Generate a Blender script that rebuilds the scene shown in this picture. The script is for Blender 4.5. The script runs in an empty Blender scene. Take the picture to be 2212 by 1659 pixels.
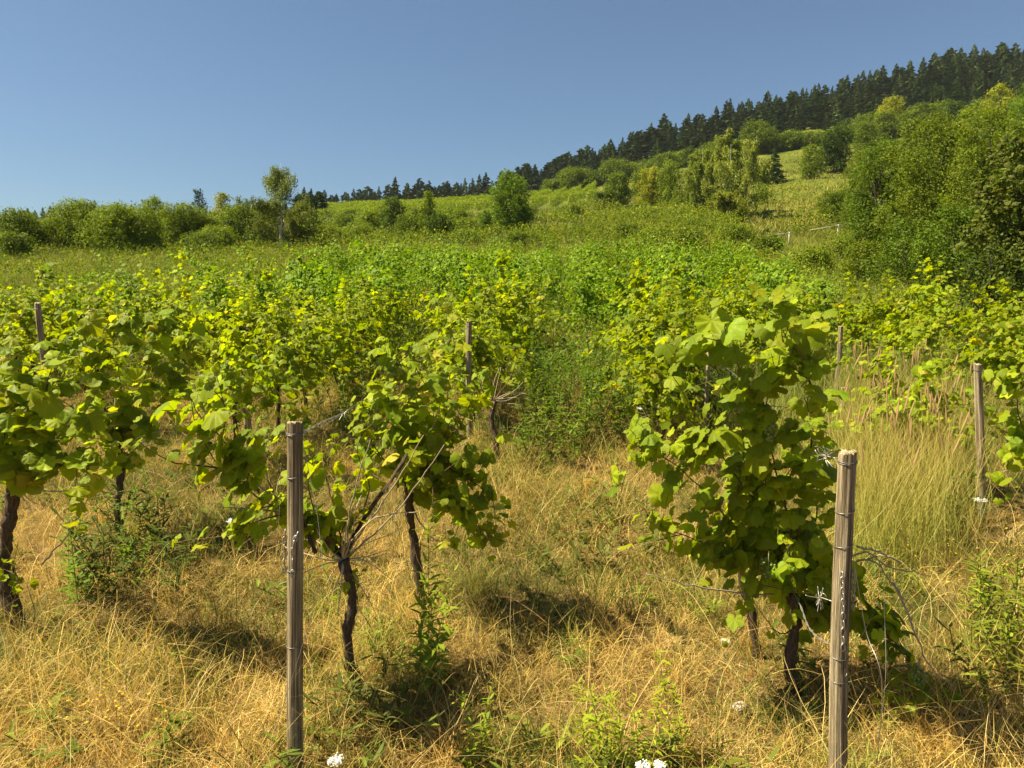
import bpy, math, random
import numpy as np
from mathutils import Vector

# ------------------------------------------------------------------ camera, sky, sun, exposure
sc = bpy.context.scene
C = sc.collection
R = math.radians
F, CX, CY = 1659.0, 1106.0, 829.5        # focal length and centre, in pixels of the 2212 px wide view of the photograph
CAMZ, PITCH = 2.35, R(6.0)
cam = bpy.data.cameras.new('camera'); cam_o = bpy.data.objects.new('camera', cam); C.objects.link(cam_o)
cam.sensor_width = 36.0; cam.lens = 36.0 * F / 2212.0; cam.clip_start = 0.05; cam.clip_end = 3000
cam_o.location = (0, 0, CAMZ); cam_o.rotation_euler = (R(90) - PITCH, 0, 0)
sc.camera = cam_o

SUN_EL, SUN_AZ = R(54), R(268)           # azimuth clockwise from +Y (the view direction): from the left, a little behind
sun_dir = np.array([math.cos(SUN_EL) * math.sin(SUN_AZ), math.cos(SUN_EL) * math.cos(SUN_AZ), math.sin(SUN_EL)])
w = bpy.data.worlds.new('World'); sc.world = w; w.use_nodes = True
nt = w.node_tree; nt.nodes.clear()
sky = nt.nodes.new('ShaderNodeTexSky'); sky.sky_type = 'NISHITA'; sky.sun_disc = False
sky.sun_elevation = SUN_EL; sky.sun_rotation = SUN_AZ
sky.air_density = 1.0; sky.dust_density = 0.8; sky.ozone_density = 1.3; sky.altitude = 200
bg = nt.nodes.new('ShaderNodeBackground'); bg.inputs['Strength'].default_value = 0.05
wo = nt.nodes.new('ShaderNodeOutputWorld')
tn = nt.nodes.new('ShaderNodeMix'); tn.data_type = 'RGBA'; tn.blend_type = 'MULTIPLY'; tn.inputs[0].default_value = 1.0
tn.inputs[7].default_value = (0.61, 0.70, 0.755, 1)
nt.links.new(sky.outputs[0], tn.inputs[6]); nt.links.new(tn.outputs[2], bg.inputs['Color']); nt.links.new(bg.outputs[0], wo.inputs[0])
sl = bpy.data.lights.new('sun', 'SUN'); sl.energy = 5.0; sl.angle = R(0.5); sl.color = (1.0, 0.88, 0.60)
so = bpy.data.objects.new('sun', sl); C.objects.link(so)
so.rotation_euler = Vector(sun_dir.tolist()).to_track_quat('Z', 'Y').to_euler()
sc.view_settings.view_transform = 'Standard'; sc.view_settings.look = 'None'
sc.view_settings.exposure = 1.48; sc.view_settings.gamma = 1.0
sc.render.engine = 'CYCLES'
sc.cycles.max_bounces = 6; sc.cycles.diffuse_bounces = 3; sc.cycles.glossy_bounces = 2
sc.cycles.transmission_bounces = 4; sc.cycles.transparent_max_bounces = 4
sc.cycles.use_denoising = True

# ------------------------------------------------------------------ numpy helpers
def nrm(v):
    v = np.asarray(v, float)
    return v / np.maximum(np.linalg.norm(v, axis=-1, keepdims=True), 1e-9)

def ray(px, py):
    v = (CY - py) / F
    return np.array([(px - CX) / F, math.cos(PITCH) + v * math.sin(PITCH), -math.sin(PITCH) + v * math.cos(PITCH)])

def at(px, py, Y):
    """the point of the place at depth Y seen in that direction"""
    r = ray(px, py); s = Y / r[1]
    return np.array([r[0] * s, Y, CAMZ + r[2] * s])

def vnoise(x, y, seed=0):
    """smooth value noise, vectorised"""
    x = np.asarray(x, float); y = np.asarray(y, float)
    xi = np.floor(x).astype(np.int64); yi = np.floor(y).astype(np.int64)
    fx = x - xi; fy = y - yi
    fx = fx * fx * (3 - 2 * fx); fy = fy * fy * (3 - 2 * fy)
    def h(a, b):
        n = (a * 374761393 + b * 668265263 + seed * 1442695041) & 0x7fffffff
        n = ((n ^ (n >> 13)) * 1274126177) & 0x7fffffff
        return ((n ^ (n >> 16)) & 0xffff) / 65535.0
    return (h(xi, yi) * (1 - fx) + h(xi + 1, yi) * fx) * (1 - fy) + (h(xi, yi + 1) * (1 - fx) + h(xi + 1, yi + 1) * fx) * fy

def fbm(x, y, seed=0, o=3):
    s = 0; a = 0.5; t = 0
    for k in range(o):
        s = s + a * vnoise(np.asarray(x) * 2 ** k, np.asarray(y) * 2 ** k, seed + k * 17); t += a; a *= 0.5
    return s / t

# ------------------------------------------------------------------ terrain height
TU = np.array([-1.6, -0.667, -0.35, 0.0, 0.35, 0.667, 1.6])
TY = np.array([60, 80, 110, 150, 200, 250, 300, 350, 450.0])
TP = np.array([                                   # where the bare ground of each depth shows, as picture rows
    [548, 548, 542, 535, 515, 505, 460],
    [532, 532, 525, 510, 485, 455, 380],
    [508, 508, 500, 490, 440, 400, 300],
    [490, 490, 470, 462, 395, 345, 220],
    [484, 480, 457, 434, 348, 282, 140],
    [508, 503, 484, 455, 300, 235, 80],
    [530, 530, 510, 455, 282, 205, 40],
    [545, 545, 520, 462, 275, 180, 10],
    [560, 560, 560, 500, 300, 220, 60]])
nodes_y = np.concatenate([[0, 3.5, 40], TY])
Zt = np.zeros((len(nodes_y), len(TU)))
Zt[2] = 3.65
for i, Y in enumerate(TY):
    for j in range(len(TU)):
        r = ray(CX, TP[i, j]); Zt[i + 3, j] = CAMZ + Y * r[2] / r[1]
GY = np.exp(np.linspace(math.log(2.0), math.log(450.0), 240)); GU = np.linspace(-1.6, 1.6, 161)
G = np.zeros((240, 161))
for j in range(161):
    col = np.array([np.interp(GU[j], TU, Zt[i]) for i in range(len(nodes_y))])
    G[:, j] = np.interp(GY, nodes_y, col)
for _ in range(14):
    Gp = np.pad(G, 1, mode='edge')
    Gs = (Gp[:-2, 1:-1] + 2 * Gp[1:-1, 1:-1] + Gp[2:, 1:-1]) / 4
    Gp = np.pad(Gs, 1, mode='edge')
    G = (Gp[1:-1, :-2] + 2 * Gp[1:-1, 1:-1] + Gp[1:-1, 2:]) / 4

def ground(x, y):
    x = np.asarray(x, float); y = np.asarray(y, float)
    yc = np.clip(y, 2.0, 450.0)
    u = np.clip(x / np.maximum(yc, 6.0), -1.6, 1.6)
    gi = (np.log(yc) - math.log(2.0)) / (math.log(450.0) - math.log(2.0)) * 239
    gj = (u + 1.6) / 3.2 * 160
    i0 = np.clip(np.floor(gi).astype(int), 0, 238); j0 = np.clip(np.floor(gj).astype(int), 0, 159)
    a = gi - i0; b = gj - j0
    z = (G[i0, j0] * (1 - b) + G[i0, j0 + 1] * b) * (1 - a) + (G[i0 + 1, j0] * (1 - b) + G[i0 + 1, j0 + 1] * b) * a
    z = z + (fbm(x * 0.9, y * 0.9, 5) - 0.5) * 0.13 * np.clip((y + 3) / 5, 0, 1)
    z = z + (fbm(x * 0.07, y * 0.07, 9) - 0.5) * 2.0 * np.clip((y - 45) / 40, 0, 1)
    return z

def gpt(x, y): return np.array([x, y, float(ground(x, y))])

def on_ground(px, py):
    r = ray(px, py); t = 1.0
    for _ in range(4000):
        p = r * t
        if p[1] > 400 or CAMZ + p[2] < ground(p[0], p[1]): break
        t *= 1.004
    return gpt(r[0] * t, r[1] * t)

# ------------------------------------------------------------------ mesh builder
class MB:
    def __init__(s): s.v = []; s.f = []; s.c = []; s.u = []; s.n = 0
    def add(s, v, f, c=(1, 1, 1), u=None):
        v = np.asarray(v, float).reshape(-1, 3); f = np.asarray(f, int).reshape(-1, 3)
        c = np.asarray(c, float)
        if c.ndim == 1: c = np.tile(c, (len(v), 1))
        s.v.append(v); s.f.append(f + s.n); s.c.append(c)
        s.u.append(np.zeros((len(v), 3)) if u is None else u); s.n += len(v)
    def tube(s, pts, rad, n=6, c=(1, 1, 1), cap=True, rough=0.0, rng=None):
        pts = np.asarray(pts, float); m = len(pts)
        rad = np.full(m, rad, float) if np.isscalar(rad) else np.asarray(rad, float)
        d = np.gradient(pts, axis=0); d = nrm(d)
        up = np.array([0.0, 0.0, 1.0]) if abs(d[0][2]) < 0.9 else np.array([1.0, 0.0, 0.0])
        a = nrm(np.cross(d[0], up)); A = []
        for i in range(m):
            a = nrm(a - d[i] * np.dot(a, d[i])); A.append(a)
        A = np.array(A); B = np.cross(d, A)
        th = np.linspace(0, 2 * math.pi, n, endpoint=False)
        rr = rad[:, None] * np.ones((1, n))
        if rough and rng is not None: rr = rr * (1 + rough * rng.normal(size=(m, n)))
        V = pts[:, None, :] + rr[..., None] * (np.cos(th)[None, :, None] * A[:, None, :] + np.sin(th)[None, :, None] * B[:, None, :])
        V = V.reshape(-1, 3); f = []
        for i in range(m - 1):
            for k in range(n):
                p, q = i * n + k, i * n + (k + 1) % n
                f.append((p, q, q + n)); f.append((p, q + n, p + n))
        along = np.concatenate([[0], np.cumsum(np.linalg.norm(np.diff(pts, axis=0), axis=1))])
        uu = np.stack([np.tile(np.cos(th), m), np.tile(np.sin(th), m), np.repeat(along, n)], 1)
        if cap:
            V = np.vstack([V, pts[:1], pts[-1:]]); uu = np.vstack([uu, [[0, 0, 0]], [[0, 0, along[-1]]]])
            for k in range(n):
                f.append((m * n, (k + 1) % n, k)); f.append((m * n + 1, (m - 1) * n + k, (m - 1) * n + (k + 1) % n))
        s.add(V, f, c, uu)
    def build(s, name, mat, parent=None, smooth=True, loc=None):
        return link(name, s.mesh(name, mat, smooth), parent, loc)
    def mesh(s, name, mat, smooth=True):
        me = bpy.data.meshes.new(name)
        v = np.vstack(s.v).astype(np.float32); f = np.vstack(s.f).astype(np.int32)
        me.vertices.add(len(v)); me.vertices.foreach_set('co', v.ravel())
        me.loops.add(f.size); me.loops.foreach_set('vertex_index', f.ravel())
        me.polygons.add(len(f)); me.polygons.foreach_set('loop_start', np.arange(0, f.size, 3, dtype=np.int32))
        me.polygons.foreach_set('loop_total', np.full(len(f), 3, dtype=np.int32))
        me.polygons.foreach_set('use_smooth', np.full(len(f), smooth, dtype=bool))
        c = np.vstack(s.c); c = np.hstack([c, np.ones((len(c), 1))]).astype(np.float32)
        ca = me.color_attributes.new('Col', 'FLOAT_COLOR', 'POINT'); ca.data.foreach_set('color', c.ravel())
        u = me.attributes.new('luv', 'FLOAT_VECTOR', 'POINT'); u.data.foreach_set('vector', np.vstack(s.u).astype(np.float32).ravel())
        me.update(calc_edges=True)
        me.materials.append(mat)
        return me

def link(name, me, parent=None, loc=None):
    o = bpy.data.objects.new(name, me); C.objects.link(o)
    if parent is not None: o.parent = parent
    if loc is not None: o.location = tuple(float(a) for a in loc)
    return o

def tag(o, label=None, cat=None, group=None, kind=None):
    if label: o['label'] = label
    if cat: o['category'] = cat
    if group: o['group'] = group
    if kind: o['kind'] = kind
    return o

def empty(name, loc, label=None, cat=None, group=None):
    o = bpy.data.objects.new(name, None); C.objects.link(o); o.location = tuple(float(a) for a in loc)
    o.empty_display_size = 0.1
    return tag(o, label, cat, group)

# ------------------------------------------------------------------ materials
def newmat(name):
    m = bpy.data.materials.new(name); m.use_nodes = True
    t = m.node_tree; t.nodes.clear()
    return m, t
def N(t, typ, **kw):
    n = t.nodes.new(typ)
    for k, v in kw.items(): setattr(n, k, v)
    return n
def L(t, a, b): t.links.new(a, b)
def mixc(t, fac, a, b, bt='MIX'):
    n = N(t, 'ShaderNodeMix', data_type='RGBA', blend_type=bt)
    for sock, val in ((n.inputs[0], fac), (n.inputs[6], a), (n.inputs[7], b)):
        if hasattr(val, 'is_output'): L(t, val, sock)
        elif sock.type == 'RGBA': sock.default_value = (*val[:3], 1)
        else: sock.default_value = val
    return n.outputs[2]
def mth(t, op, a, b=None, c=None):
    n = N(t, 'ShaderNodeMath', operation=op)
    for i, val in enumerate((a, b, c)):
        if val is None: continue
        if hasattr(val, 'is_output'): L(t, val, n.inputs[i])
        else: n.inputs[i].default_value = val
    return n.outputs[0]

def leaf_material(name, rough=0.55, transl=0.35, tcol=(1.5, 1.45, 0.5), veins=False, spec=0.35, back=(1.15, 1.12, 1.2)):
    m, t = newmat(name)
    at_ = N(t, 'ShaderNodeAttribute', attribute_name='Col')
    oi = N(t, 'ShaderNodeObjectInfo')
    col = mixc(t, 1.0, at_.outputs['Color'], oi.outputs['Color'], 'MULTIPLY')
    ge = N(t, 'ShaderNodeNewGeometry')
    bfac = ge.outputs['Backfacing']
    col_b = mixc(t, 1.0, col, back, 'MULTIPLY')
    col = mixc(t, bfac, col, col_b)
    bs = N(t, 'ShaderNodeBsdfPrincipled')
    if veins:
        uv = N(t, 'ShaderNodeAttribute', attribute_name='luv')
        sx = N(t, 'ShaderNodeSeparateXYZ'); L(t, uv.outputs['Vector'], sx.inputs[0])
        ang = mth(t, 'ARCTAN2', sx.outputs[0], sx.outputs[1])
        rad = mth(t, 'SQRT', mth(t, 'ADD', mth(t, 'MULTIPLY', sx.outputs[0], sx.outputs[0]), mth(t, 'MULTIPLY', sx.outputs[1], sx.outputs[1])))
        d = mth(t, 'MULTIPLY', mth(t, 'ABSOLUTE', mth(t, 'SINE', mth(t, 'MULTIPLY', ang, 3.43))), rad)
        v1 = mth(t, 'SUBTRACT', 1.0, mth(t, 'MINIMUM', 1.0, mth(t, 'MULTIPLY', d, 22.0)))
        # side veins: chevrons that repeat along the radius
        ch = mth(t, 'ABSOLUTE', mth(t, 'SINE', mth(t, 'ADD', mth(t, 'MULTIPLY', rad, 24.0), mth(t, 'MULTIPLY', mth(t, 'ABSOLUTE', mth(t, 'SINE', mth(t, 'MULTIPLY', ang, 3.43))), -5.0))))
        v2 = mth(t, 'MULTIPLY', mth(t, 'SUBTRACT', 1.0, mth(t, 'MINIMUM', 1.0, mth(t, 'MULTIPLY', ch, 3.5))), 0.35)
        v = mth(t, 'MAXIMUM', v1, v2)
        lc = mixc(t, 1.0, col, (1.5, 1.35, 1.5), 'MULTIPLY')
        col = mixc(t, mth(t, 'MULTIPLY', v, 0.55), col, lc)
        no = N(t, 'ShaderNodeTexNoise'); no.inputs['Scale'].default_value = 5.0; no.inputs['Detail'].default_value = 2.0
        L(t, uv.outputs['Vector'], no.inputs['Vector'])
        h = mth(t, 'ADD', mth(t, 'MULTIPLY', v, -0.6), no.outputs[0])
        bp = N(t, 'ShaderNodeBump'); bp.inputs['Strength'].default_value = 0.5; bp.inputs['Distance'].default_value = 0.006
        L(t, h, bp.inputs['Height']); L(t, bp.outputs[0], bs.inputs['Normal'])
    L(t, col, bs.inputs['Base Color'])
    bs.inputs['Roughness'].default_value = rough
    bs.inputs['Specular IOR Level'].default_value = spec
    tr = N(t, 'ShaderNodeBsdfTranslucent')
    tc = mixc(t, 1.0, col, tcol, 'MULTIPLY'); L(t, tc, tr.inputs['Color'])
    mx = N(t, 'ShaderNodeMixShader'); mx.inputs[0].default_value = transl
    L(t, bs.outputs[0], mx.inputs[1]); L(t, tr.outputs[0], mx.inputs[2])
    o = N(t, 'ShaderNodeOutputMaterial'); L(t, mx.outputs[0], o.inputs[0])
    return m

M = {}
M['vine_leaf'] = leaf_material('vine leaf', 0.48, 0.45, (1.75, 1.65, 0.25), True, 0.16, (1.1,1.08,1.0))
M['leaf'] = leaf_material('foliage leaf', 0.55, 0.36, (1.35, 1.4, 0.35), False, 0.12, (1.05,1.05,1.05))
M['grass'] = leaf_material('grass blade', 0.65, 0.3, (1.25, 1.15, 0.7), False, 0.25, (1, 1, 1))
M['needle'] = leaf_material('needles', 0.7, 0.2, (1.2, 1.3, 0.6), False, 0.15, (1, 1, 1))
M['petal'] = leaf_material('petals', 0.7, 0.3, (1.0, 1.0, 1.0), False, 0.2, (1, 1, 1))
M['grape'] = leaf_material('grape skin', 0.35, 0.25, (1.4, 1.4, 0.6), False, 0.5, (1, 1, 1))

def plain(name, rough, scale=(40, 40, 8), c1=(0.6, 0.6, 0.6), c2=(1.2, 1.2, 1.2), metal=0.0, bump=0.004, coord='luv'):
    m, t = newmat(name)
    a = N(t, 'ShaderNodeAttribute', attribute_name='Col')
    uv = N(t, 'ShaderNodeTexCoord')
    mp = N(t, 'ShaderNodeMapping'); mp.inputs['Scale'].default_value = scale
    if coord == 'luv':
        q = N(t, 'ShaderNodeAttribute', attribute_name='luv'); L(t, q.outputs['Vector'], mp.inputs[0])
    else: L(t, uv.outputs['Object'], mp.inputs[0])
    no = N(t, 'ShaderNodeTexNoise'); no.inputs['Scale'].default_value = 1.0; no.inputs['Detail'].default_value = 6; no.inputs['Roughness'].default_value = 0.65
    L(t, mp.outputs[0], no.inputs['Vector'])
    ramp = N(t, 'ShaderNodeMapRange'); ramp.inputs[1].default_value = 0.3; ramp.inputs[2].default_value = 0.7
    L(t, no.outputs[0], ramp.inputs[0])
    k = mixc(t, ramp.outputs[0], c1, c2)
    col = mixc(t, 1.0, a.outputs['Color'], k, 'MULTIPLY')
    bs = N(t, 'ShaderNodeBsdfPrincipled'); L(t, col, bs.inputs['Base Color'])
    bs.inputs['Roughness'].default_value = rough; bs.inputs['Metallic'].default_value = metal
    bs.inputs['Specular IOR Level'].default_value = 0.3
    bp = N(t, 'ShaderNodeBump'); bp.inputs['Strength'].default_value = 0.9; bp.inputs['Distance'].default_value = bump
    L(t, no.outputs[0], bp.inputs['Height']); L(t, bp.outputs[0], bs.inputs['Normal'])
    o = N(t, 'ShaderNodeOutputMaterial'); L(t, bs.outputs[0], o.inputs[0])
    return m
M['bark'] = plain('vine bark', 0.9, (3, 3, 22), (0.35, 0.35, 0.35), (1.7, 1.6, 1.5), 0, 0.012)
M['tree_bark'] = plain('tree bark', 0.9, (2, 2, 3), (0.5, 0.5, 0.5), (1.3, 1.3, 1.3), 0, 0.03)
M['birch_bark'] = plain('birch bark', 0.8, (1.2, 1.2, 7), (0.25, 0.24, 0.22), (1.25, 1.25, 1.25), 0, 0.01)
M['cane'] = plain('dead cane', 0.8, (2, 2, 30), (0.7, 0.7, 0.7), (1.25, 1.25, 1.25), 0, 0.002)
M['steel'] = plain('galvanised steel', 0.45, (3, 3, 60), (0.6, 0.58, 0.55), (1.2, 1.2, 1.2), 0.75, 0.0005)
M['stone'] = plain('limestone', 0.9, (18, 18, 18), (0.7, 0.68, 0.62), (1.15, 1.15, 1.15), 0, 0.01, 'obj')

def wood_post():
    m, t = newmat('weathered post wood')
    q = N(t, 'ShaderNodeAttribute', attribute_name='luv')
    a = N(t, 'ShaderNodeAttribute', attribute_name='Col')
    def noise(scale, detail=5, rough=0.6, dist=0.0):
        mp = N(t, 'ShaderNodeMapping'); mp.inputs['Scale'].default_value = scale; L(t, q.outputs['Vector'], mp.inputs[0])
        n = N(t, 'ShaderNodeTexNoise'); n.inputs['Scale'].default_value = 1; n.inputs['Detail'].default_value = detail
        n.inputs['Roughness'].default_value = rough; n.inputs['Distortion'].default_value = dist
        L(t, mp.outputs[0], n.inputs['Vector']); return n.outputs[0]
    g = noise((14, 14, 1.4), 6, 0.7, 0.6); b = noise((2.2, 2.2, 2.0), 3); fine = noise((40, 40, 4), 4)
    r1 = N(t, 'ShaderNodeValToRGB'); L(t, g, r1.inputs[0])
    e = r1.color_ramp.elements
    e[0].position = 0.32; e[0].color = (0.07, 0.05, 0.03, 1); e[1].position = 0.66; e[1].color = (0.66, 0.58, 0.44, 1)
    k = e.new(0.47); k.color = (0.40, 0.335, 0.235, 1)
    r2 = N(t, 'ShaderNodeValToRGB'); L(t, b, r2.inputs[0])
    e = r2.color_ramp.elements; e[0].position = 0.38; e[0].color = (0.50, 0.44, 0.34, 1); e[1].position = 0.60; e[1].color = (1.25, 1.2, 1.1, 1)
    col = mixc(t, 1.0, r1.outputs[0], r2.outputs[0], 'MULTIPLY')
    ck = N(t, 'ShaderNodeMapRange'); ck.inputs[1].default_value = .47; ck.inputs[2].default_value = .50; L(t, noise((5.5, 5.5, .55), 3, .55, 1.5), ck.inputs[0])
    ck2 = N(t, 'ShaderNodeMapRange'); ck2.inputs[1].default_value = .53; ck2.inputs[2].default_value = .50; L(t, noise((5.5, 5.5, .55), 3, .55, 1.5), ck2.inputs[0])
    crack = mth(t, 'MULTIPLY', ck.outputs[0], ck2.outputs[0])
    col = mixc(t, mth(t, 'MULTIPLY', crack, .75), col, (.03, .022, .014))
    kn = N(t, 'ShaderNodeTexVoronoi'); kmp = N(t, 'ShaderNodeMapping'); kmp.inputs['Scale'].default_value = (.9, .9, 3.2); L(t, q.outputs['Vector'], kmp.inputs[0]); L(t, kmp.outputs[0], kn.inputs['Vector'])
    kr = N(t, 'ShaderNodeMapRange'); kr.inputs[1].default_value = .10; kr.inputs[2].default_value = .05; L(t, kn.outputs['Distance'], kr.inputs[0])
    col = mixc(t, mth(t, 'MULTIPLY', kr.outputs[0], .7), col, (.05, .035, .02))
    col = mixc(t, 1.0, col, a.outputs['Color'], 'MULTIPLY')
    bs = N(t, 'ShaderNodeBsdfPrincipled'); L(t, col, bs.inputs['Base Color']); bs.inputs['Roughness'].default_value = 0.85
    bs.inputs['Specular IOR Level'].default_value = 0.25
    bp = N(t, 'ShaderNodeBump'); bp.inputs['Strength'].default_value = 1.0; bp.inputs['Distance'].default_value = 0.011
    L(t, mth(t, 'ADD', mth(t, 'SUBTRACT', g, mth(t, 'MULTIPLY', crack, .6)), mth(t, 'MULTIPLY', fine, 0.35)), bp.inputs['Height']); L(t, bp.outputs[0], bs.inputs['Normal'])
    o = N(t, 'ShaderNodeOutputMaterial'); L(t, bs.outputs[0], o.inputs[0])
    return m
M['post'] = wood_post()

def ground_mat():
    m, t = newmat('dry meadow soil')
    tc = N(t, 'ShaderNodeTexCoord')
    def noise(s, d=6, r=0.6):
        n = N(t, 'ShaderNodeTexNoise'); n.inputs['Scale'].default_value = s; n.inputs['Detail'].default_value = d; n.inputs['Roughness'].default_value = r
        L(t, tc.outputs['Object'], n.inputs['Vector']); return n.outputs[0]
    def ramp(v, stops):
        r = N(t, 'ShaderNodeValToRGB'); L(t, v, r.inputs[0]); e = r.color_ramp.elements
        e[0].position, e[0].color = stops[0][0], (*stops[0][1], 1); e[1].position, e[1].color = stops[-1][0], (*stops[-1][1], 1)
        for p, c in stops[1:-1]: k = e.new(p); k.color = (*c, 1)
        return r.outputs[0]
    near = ramp(noise(9, 8, 0.75), [(0.3, (0.07, 0.048, 0.022)), (0.5, (0.20, 0.135, 0.055)), (0.7, (0.36, 0.25, 0.115))])
    near2 = ramp(noise(60, 4, 0.8), [(0.3, (0.5, 0.48, 0.42)), (0.7, (1.35, 1.3, 1.2))])
    near = mixc(t, 1.0, near, near2, 'MULTIPLY')
    far = ramp(noise(0.12, 8, 0.72), [(0.3, (0.045, 0.07, 0.008)), (0.52, (0.10, 0.125, 0.013)), (0.72, (0.19, 0.17, 0.03))])
    far2 = ramp(noise(1.3, 6, 0.8), [(0.3, (0.45, 0.5, 0.45)), (0.7, (1.3, 1.25, 1.2))])
    far = mixc(t, 1.0, far, far2, 'MULTIPLY')
    sp = N(t, 'ShaderNodeSeparateXYZ'); L(t, tc.outputs['Object'], sp.inputs[0])
    mr = N(t, 'ShaderNodeMapRange'); mr.inputs[1].default_value = 11; mr.inputs[2].default_value = 24
    L(t, mth(t, 'ADD', sp.outputs[1], mth(t, 'MULTIPLY', noise(0.5), 6.0)), mr.inputs[0])
    col = mixc(t, mr.outputs[0], near, far)
    bs = N(t, 'ShaderNodeBsdfPrincipled'); L(t, col, bs.inputs['Base Color']); bs.inputs['Roughness'].default_value = 0.95
    bs.inputs['Specular IOR Level'].default_value = 0.1
    bp = N(t, 'ShaderNodeBump'); bp.inputs['Strength'].default_value = 1.0; bp.inputs['Distance'].default_value = 0.03
    L(t, noise(35, 6, 0.8), bp.inputs['Height']); L(t, bp.outputs[0], bs.inputs['Normal'])
    o = N(t, 'ShaderNodeOutputMaterial'); L(t, bs.outputs[0], o.inputs[0])
    return m
M['ground'] = ground_mat()

# ------------------------------------------------------------------ terrain sheet
def terrain():
    s = np.linspace(-1, 1, 321); X = np.sinh(s * 6.2) / np.sinh(6.2) * 700
    q = np.linspace(0, 1, 420); Y = -40 + 45 * q[:60] / q[60]
    t = np.linspace(0, 1, 361)[1:]
    Y = np.concatenate([np.linspace(-60, 1, 25), 1 + np.sinh(t * 5.6) / np.sinh(5.6) * 900])
    XX, YY = np.meshgrid(X, Y); ZZ = ground(XX, YY)
    ZZ = np.where(YY > 450, ZZ - (YY - 450) * 0.12, ZZ)
    v = np.stack([XX, YY, ZZ], -1).reshape(-1, 3); nx = len(X); ny = len(Y)
    i = np.arange(ny - 1)[:, None] * nx + np.arange(nx - 1)[None, :]; i = i.ravel()
    f = np.concatenate([np.stack([i, i + 1, i + nx + 1], 1), np.stack([i, i + nx + 1, i + nx], 1)])
    mb = MB(); mb.add(v, f)
    tag(mb.build('ground', M['ground']), kind='structure')
terrain()

# ------------------------------------------------------------------ leaves
def leaf_template(level):
    """vine leaf, petiole at the origin, tip towards +y"""
    if level == 'hi':
        prof = [(0, 1.0), (9, .91), (14, .94), (22, .84), (27, .80), (35, .85), (43, .94), (50, .95), (57, .89), (63, .89), (71, .79),
                (80, .76), (90, .80), (99, .83), (108, .78), (118, .76), (130, .70), (143, .66), (156, .56), (168, .42)]
    elif level == 'mid':
        prof = [(0, 1.0), (25, .82), (48, .95), (75, .77), (102, .80), (150, .58)]
    else:
        prof = [(0, 1.0), (50, .85), (130, .55)]
    pts = [(-a, r) for a, r in prof[::-1]] + [(a, r) for a, r in prof if a > 0]
    out = np.array([[math.sin(R(a)) * r * .72, math.cos(R(a)) * r * .72 + 0.0] for a, r in pts]); n = len(out)
    v = [[0, 0]]; f = []
    if level == 'hi':
        v += (out * 0.5).tolist() + out.tolist()
        for k in range(n - 1):
            f.append((0, k + 2, k + 1)); f.append((1 + k, 2 + k, 1 + n + k + 1)); f.append((1 + k, 1 + n + k + 1, 1 + n + k))
    else:
        v += out.tolist()
        for k in range(n - 1): f.append((0, k + 2, k + 1))
    v = np.array(v); r2 = (v ** 2).sum(1)
    z1 = -r2                                        # droop of the margins
    z2 = -np.abs(v[:, 0]) * 1.0                     # fold along the midrib
    z3 = np.cos(np.arctan2(v[:, 0], v[:, 1] + 1e-6) * 7) * np.sqrt(r2) * 0.5   # waves between the veins
    return np.column_stack([v, z1, z2, z3]), np.array(f)
LT = {k: leaf_template(k) for k in ('hi', 'mid', 'lo')}
# narrow leaf (weeds, willow, grass-like) and plain tree leaf
def narrow_template(w=0.115, seg=3):
    v = []; f = []
    for i in range(seg + 1):
        t = i / seg; ww = w * math.sin(math.pi * min(1, t * 0.92 + 0.06)) ** 0.8
        v += [(-ww, t), (0, t), (ww, t)]
        if i:
            b = (i - 1) * 3
            for k in (0, 1): f += [(b + k, b + k + 1, b + k + 4), (b + k, b + k + 4, b + k + 3)]
    v = np.array(v)
    return np.column_stack([v, -v[:, 1] ** 2, -np.abs(v[:, 0]) * -1.5, v[:, 1] * 0]), np.array(f)
LT['narrow'] = narrow_template()
LT['oval'] = (lambda v: (np.column_stack([v, -(v ** 2).sum(1), -np.abs(v[:, 0]), 0 * v[:, 0]]), np.array([(0, 1, 2), (0, 2, 3)])))(
    np.array([(0, 0), (.33, .5), (0, 1.0), (-.33, .5)]))

def add_leaves(mb, level, pos, n, tip, size, col, rng, curl=(0.1, 0.5)):
    T, f = LT[level]; K = len(pos)
    if K == 0: return
    n = nrm(n); tip = nrm(tip - n * (tip * n).sum(1, keepdims=True)); side = np.cross(tip, n)
    c1 = rng.uniform(curl[0], curl[1], K) * rng.choice([1, 1, 1, -0.6], K); c2 = rng.uniform(-0.1, 0.45, K); c3 = rng.uniform(-0.25, 0.25, K)
    z = T[None, :, 2] * c1[:, None] + T[None, :, 3] * c2[:, None] + T[None, :, 4] * c3[:, None]
    asx = rng.uniform(.85, 1.15, K)
    if level in ('hi', 'mid'):
        th_ = np.arctan2(T[:, 0], T[:, 1])[None]
        md = 1 + rng.uniform(-.10, .16, K)[:, None] * np.cos(th_ * 5.0) * (T[None, :, 0] ** 2 + T[None, :, 1] ** 2 > .2) + rng.uniform(-.10, .10, K)[:, None] * np.sin(th_) + rng.normal(0, .03, (K, len(T)))
    else: md = np.ones((K, len(T)))
    V = pos[:, None, :] + size[:, None, None] * (side[:, None, :] * ((T[None, :, 0] * md)[..., None] * asx[:, None, None]) + tip[:, None, :] * (T[None, :, 1] * md)[..., None] + n[:, None, :] * z[..., None])
    m = len(T)
    Fs = f[None] + (np.arange(K) * m)[:, None, None]
    cc = np.repeat(col, m, axis=0)
    uu = np.column_stack([np.tile(T[:, 0], K), np.tile(T[:, 1], K), np.repeat(rng.uniform(0, 50, K), m)])
    mb.add(V.reshape(-1, 3), Fs.reshape(-1, 3), cc, uu)

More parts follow.
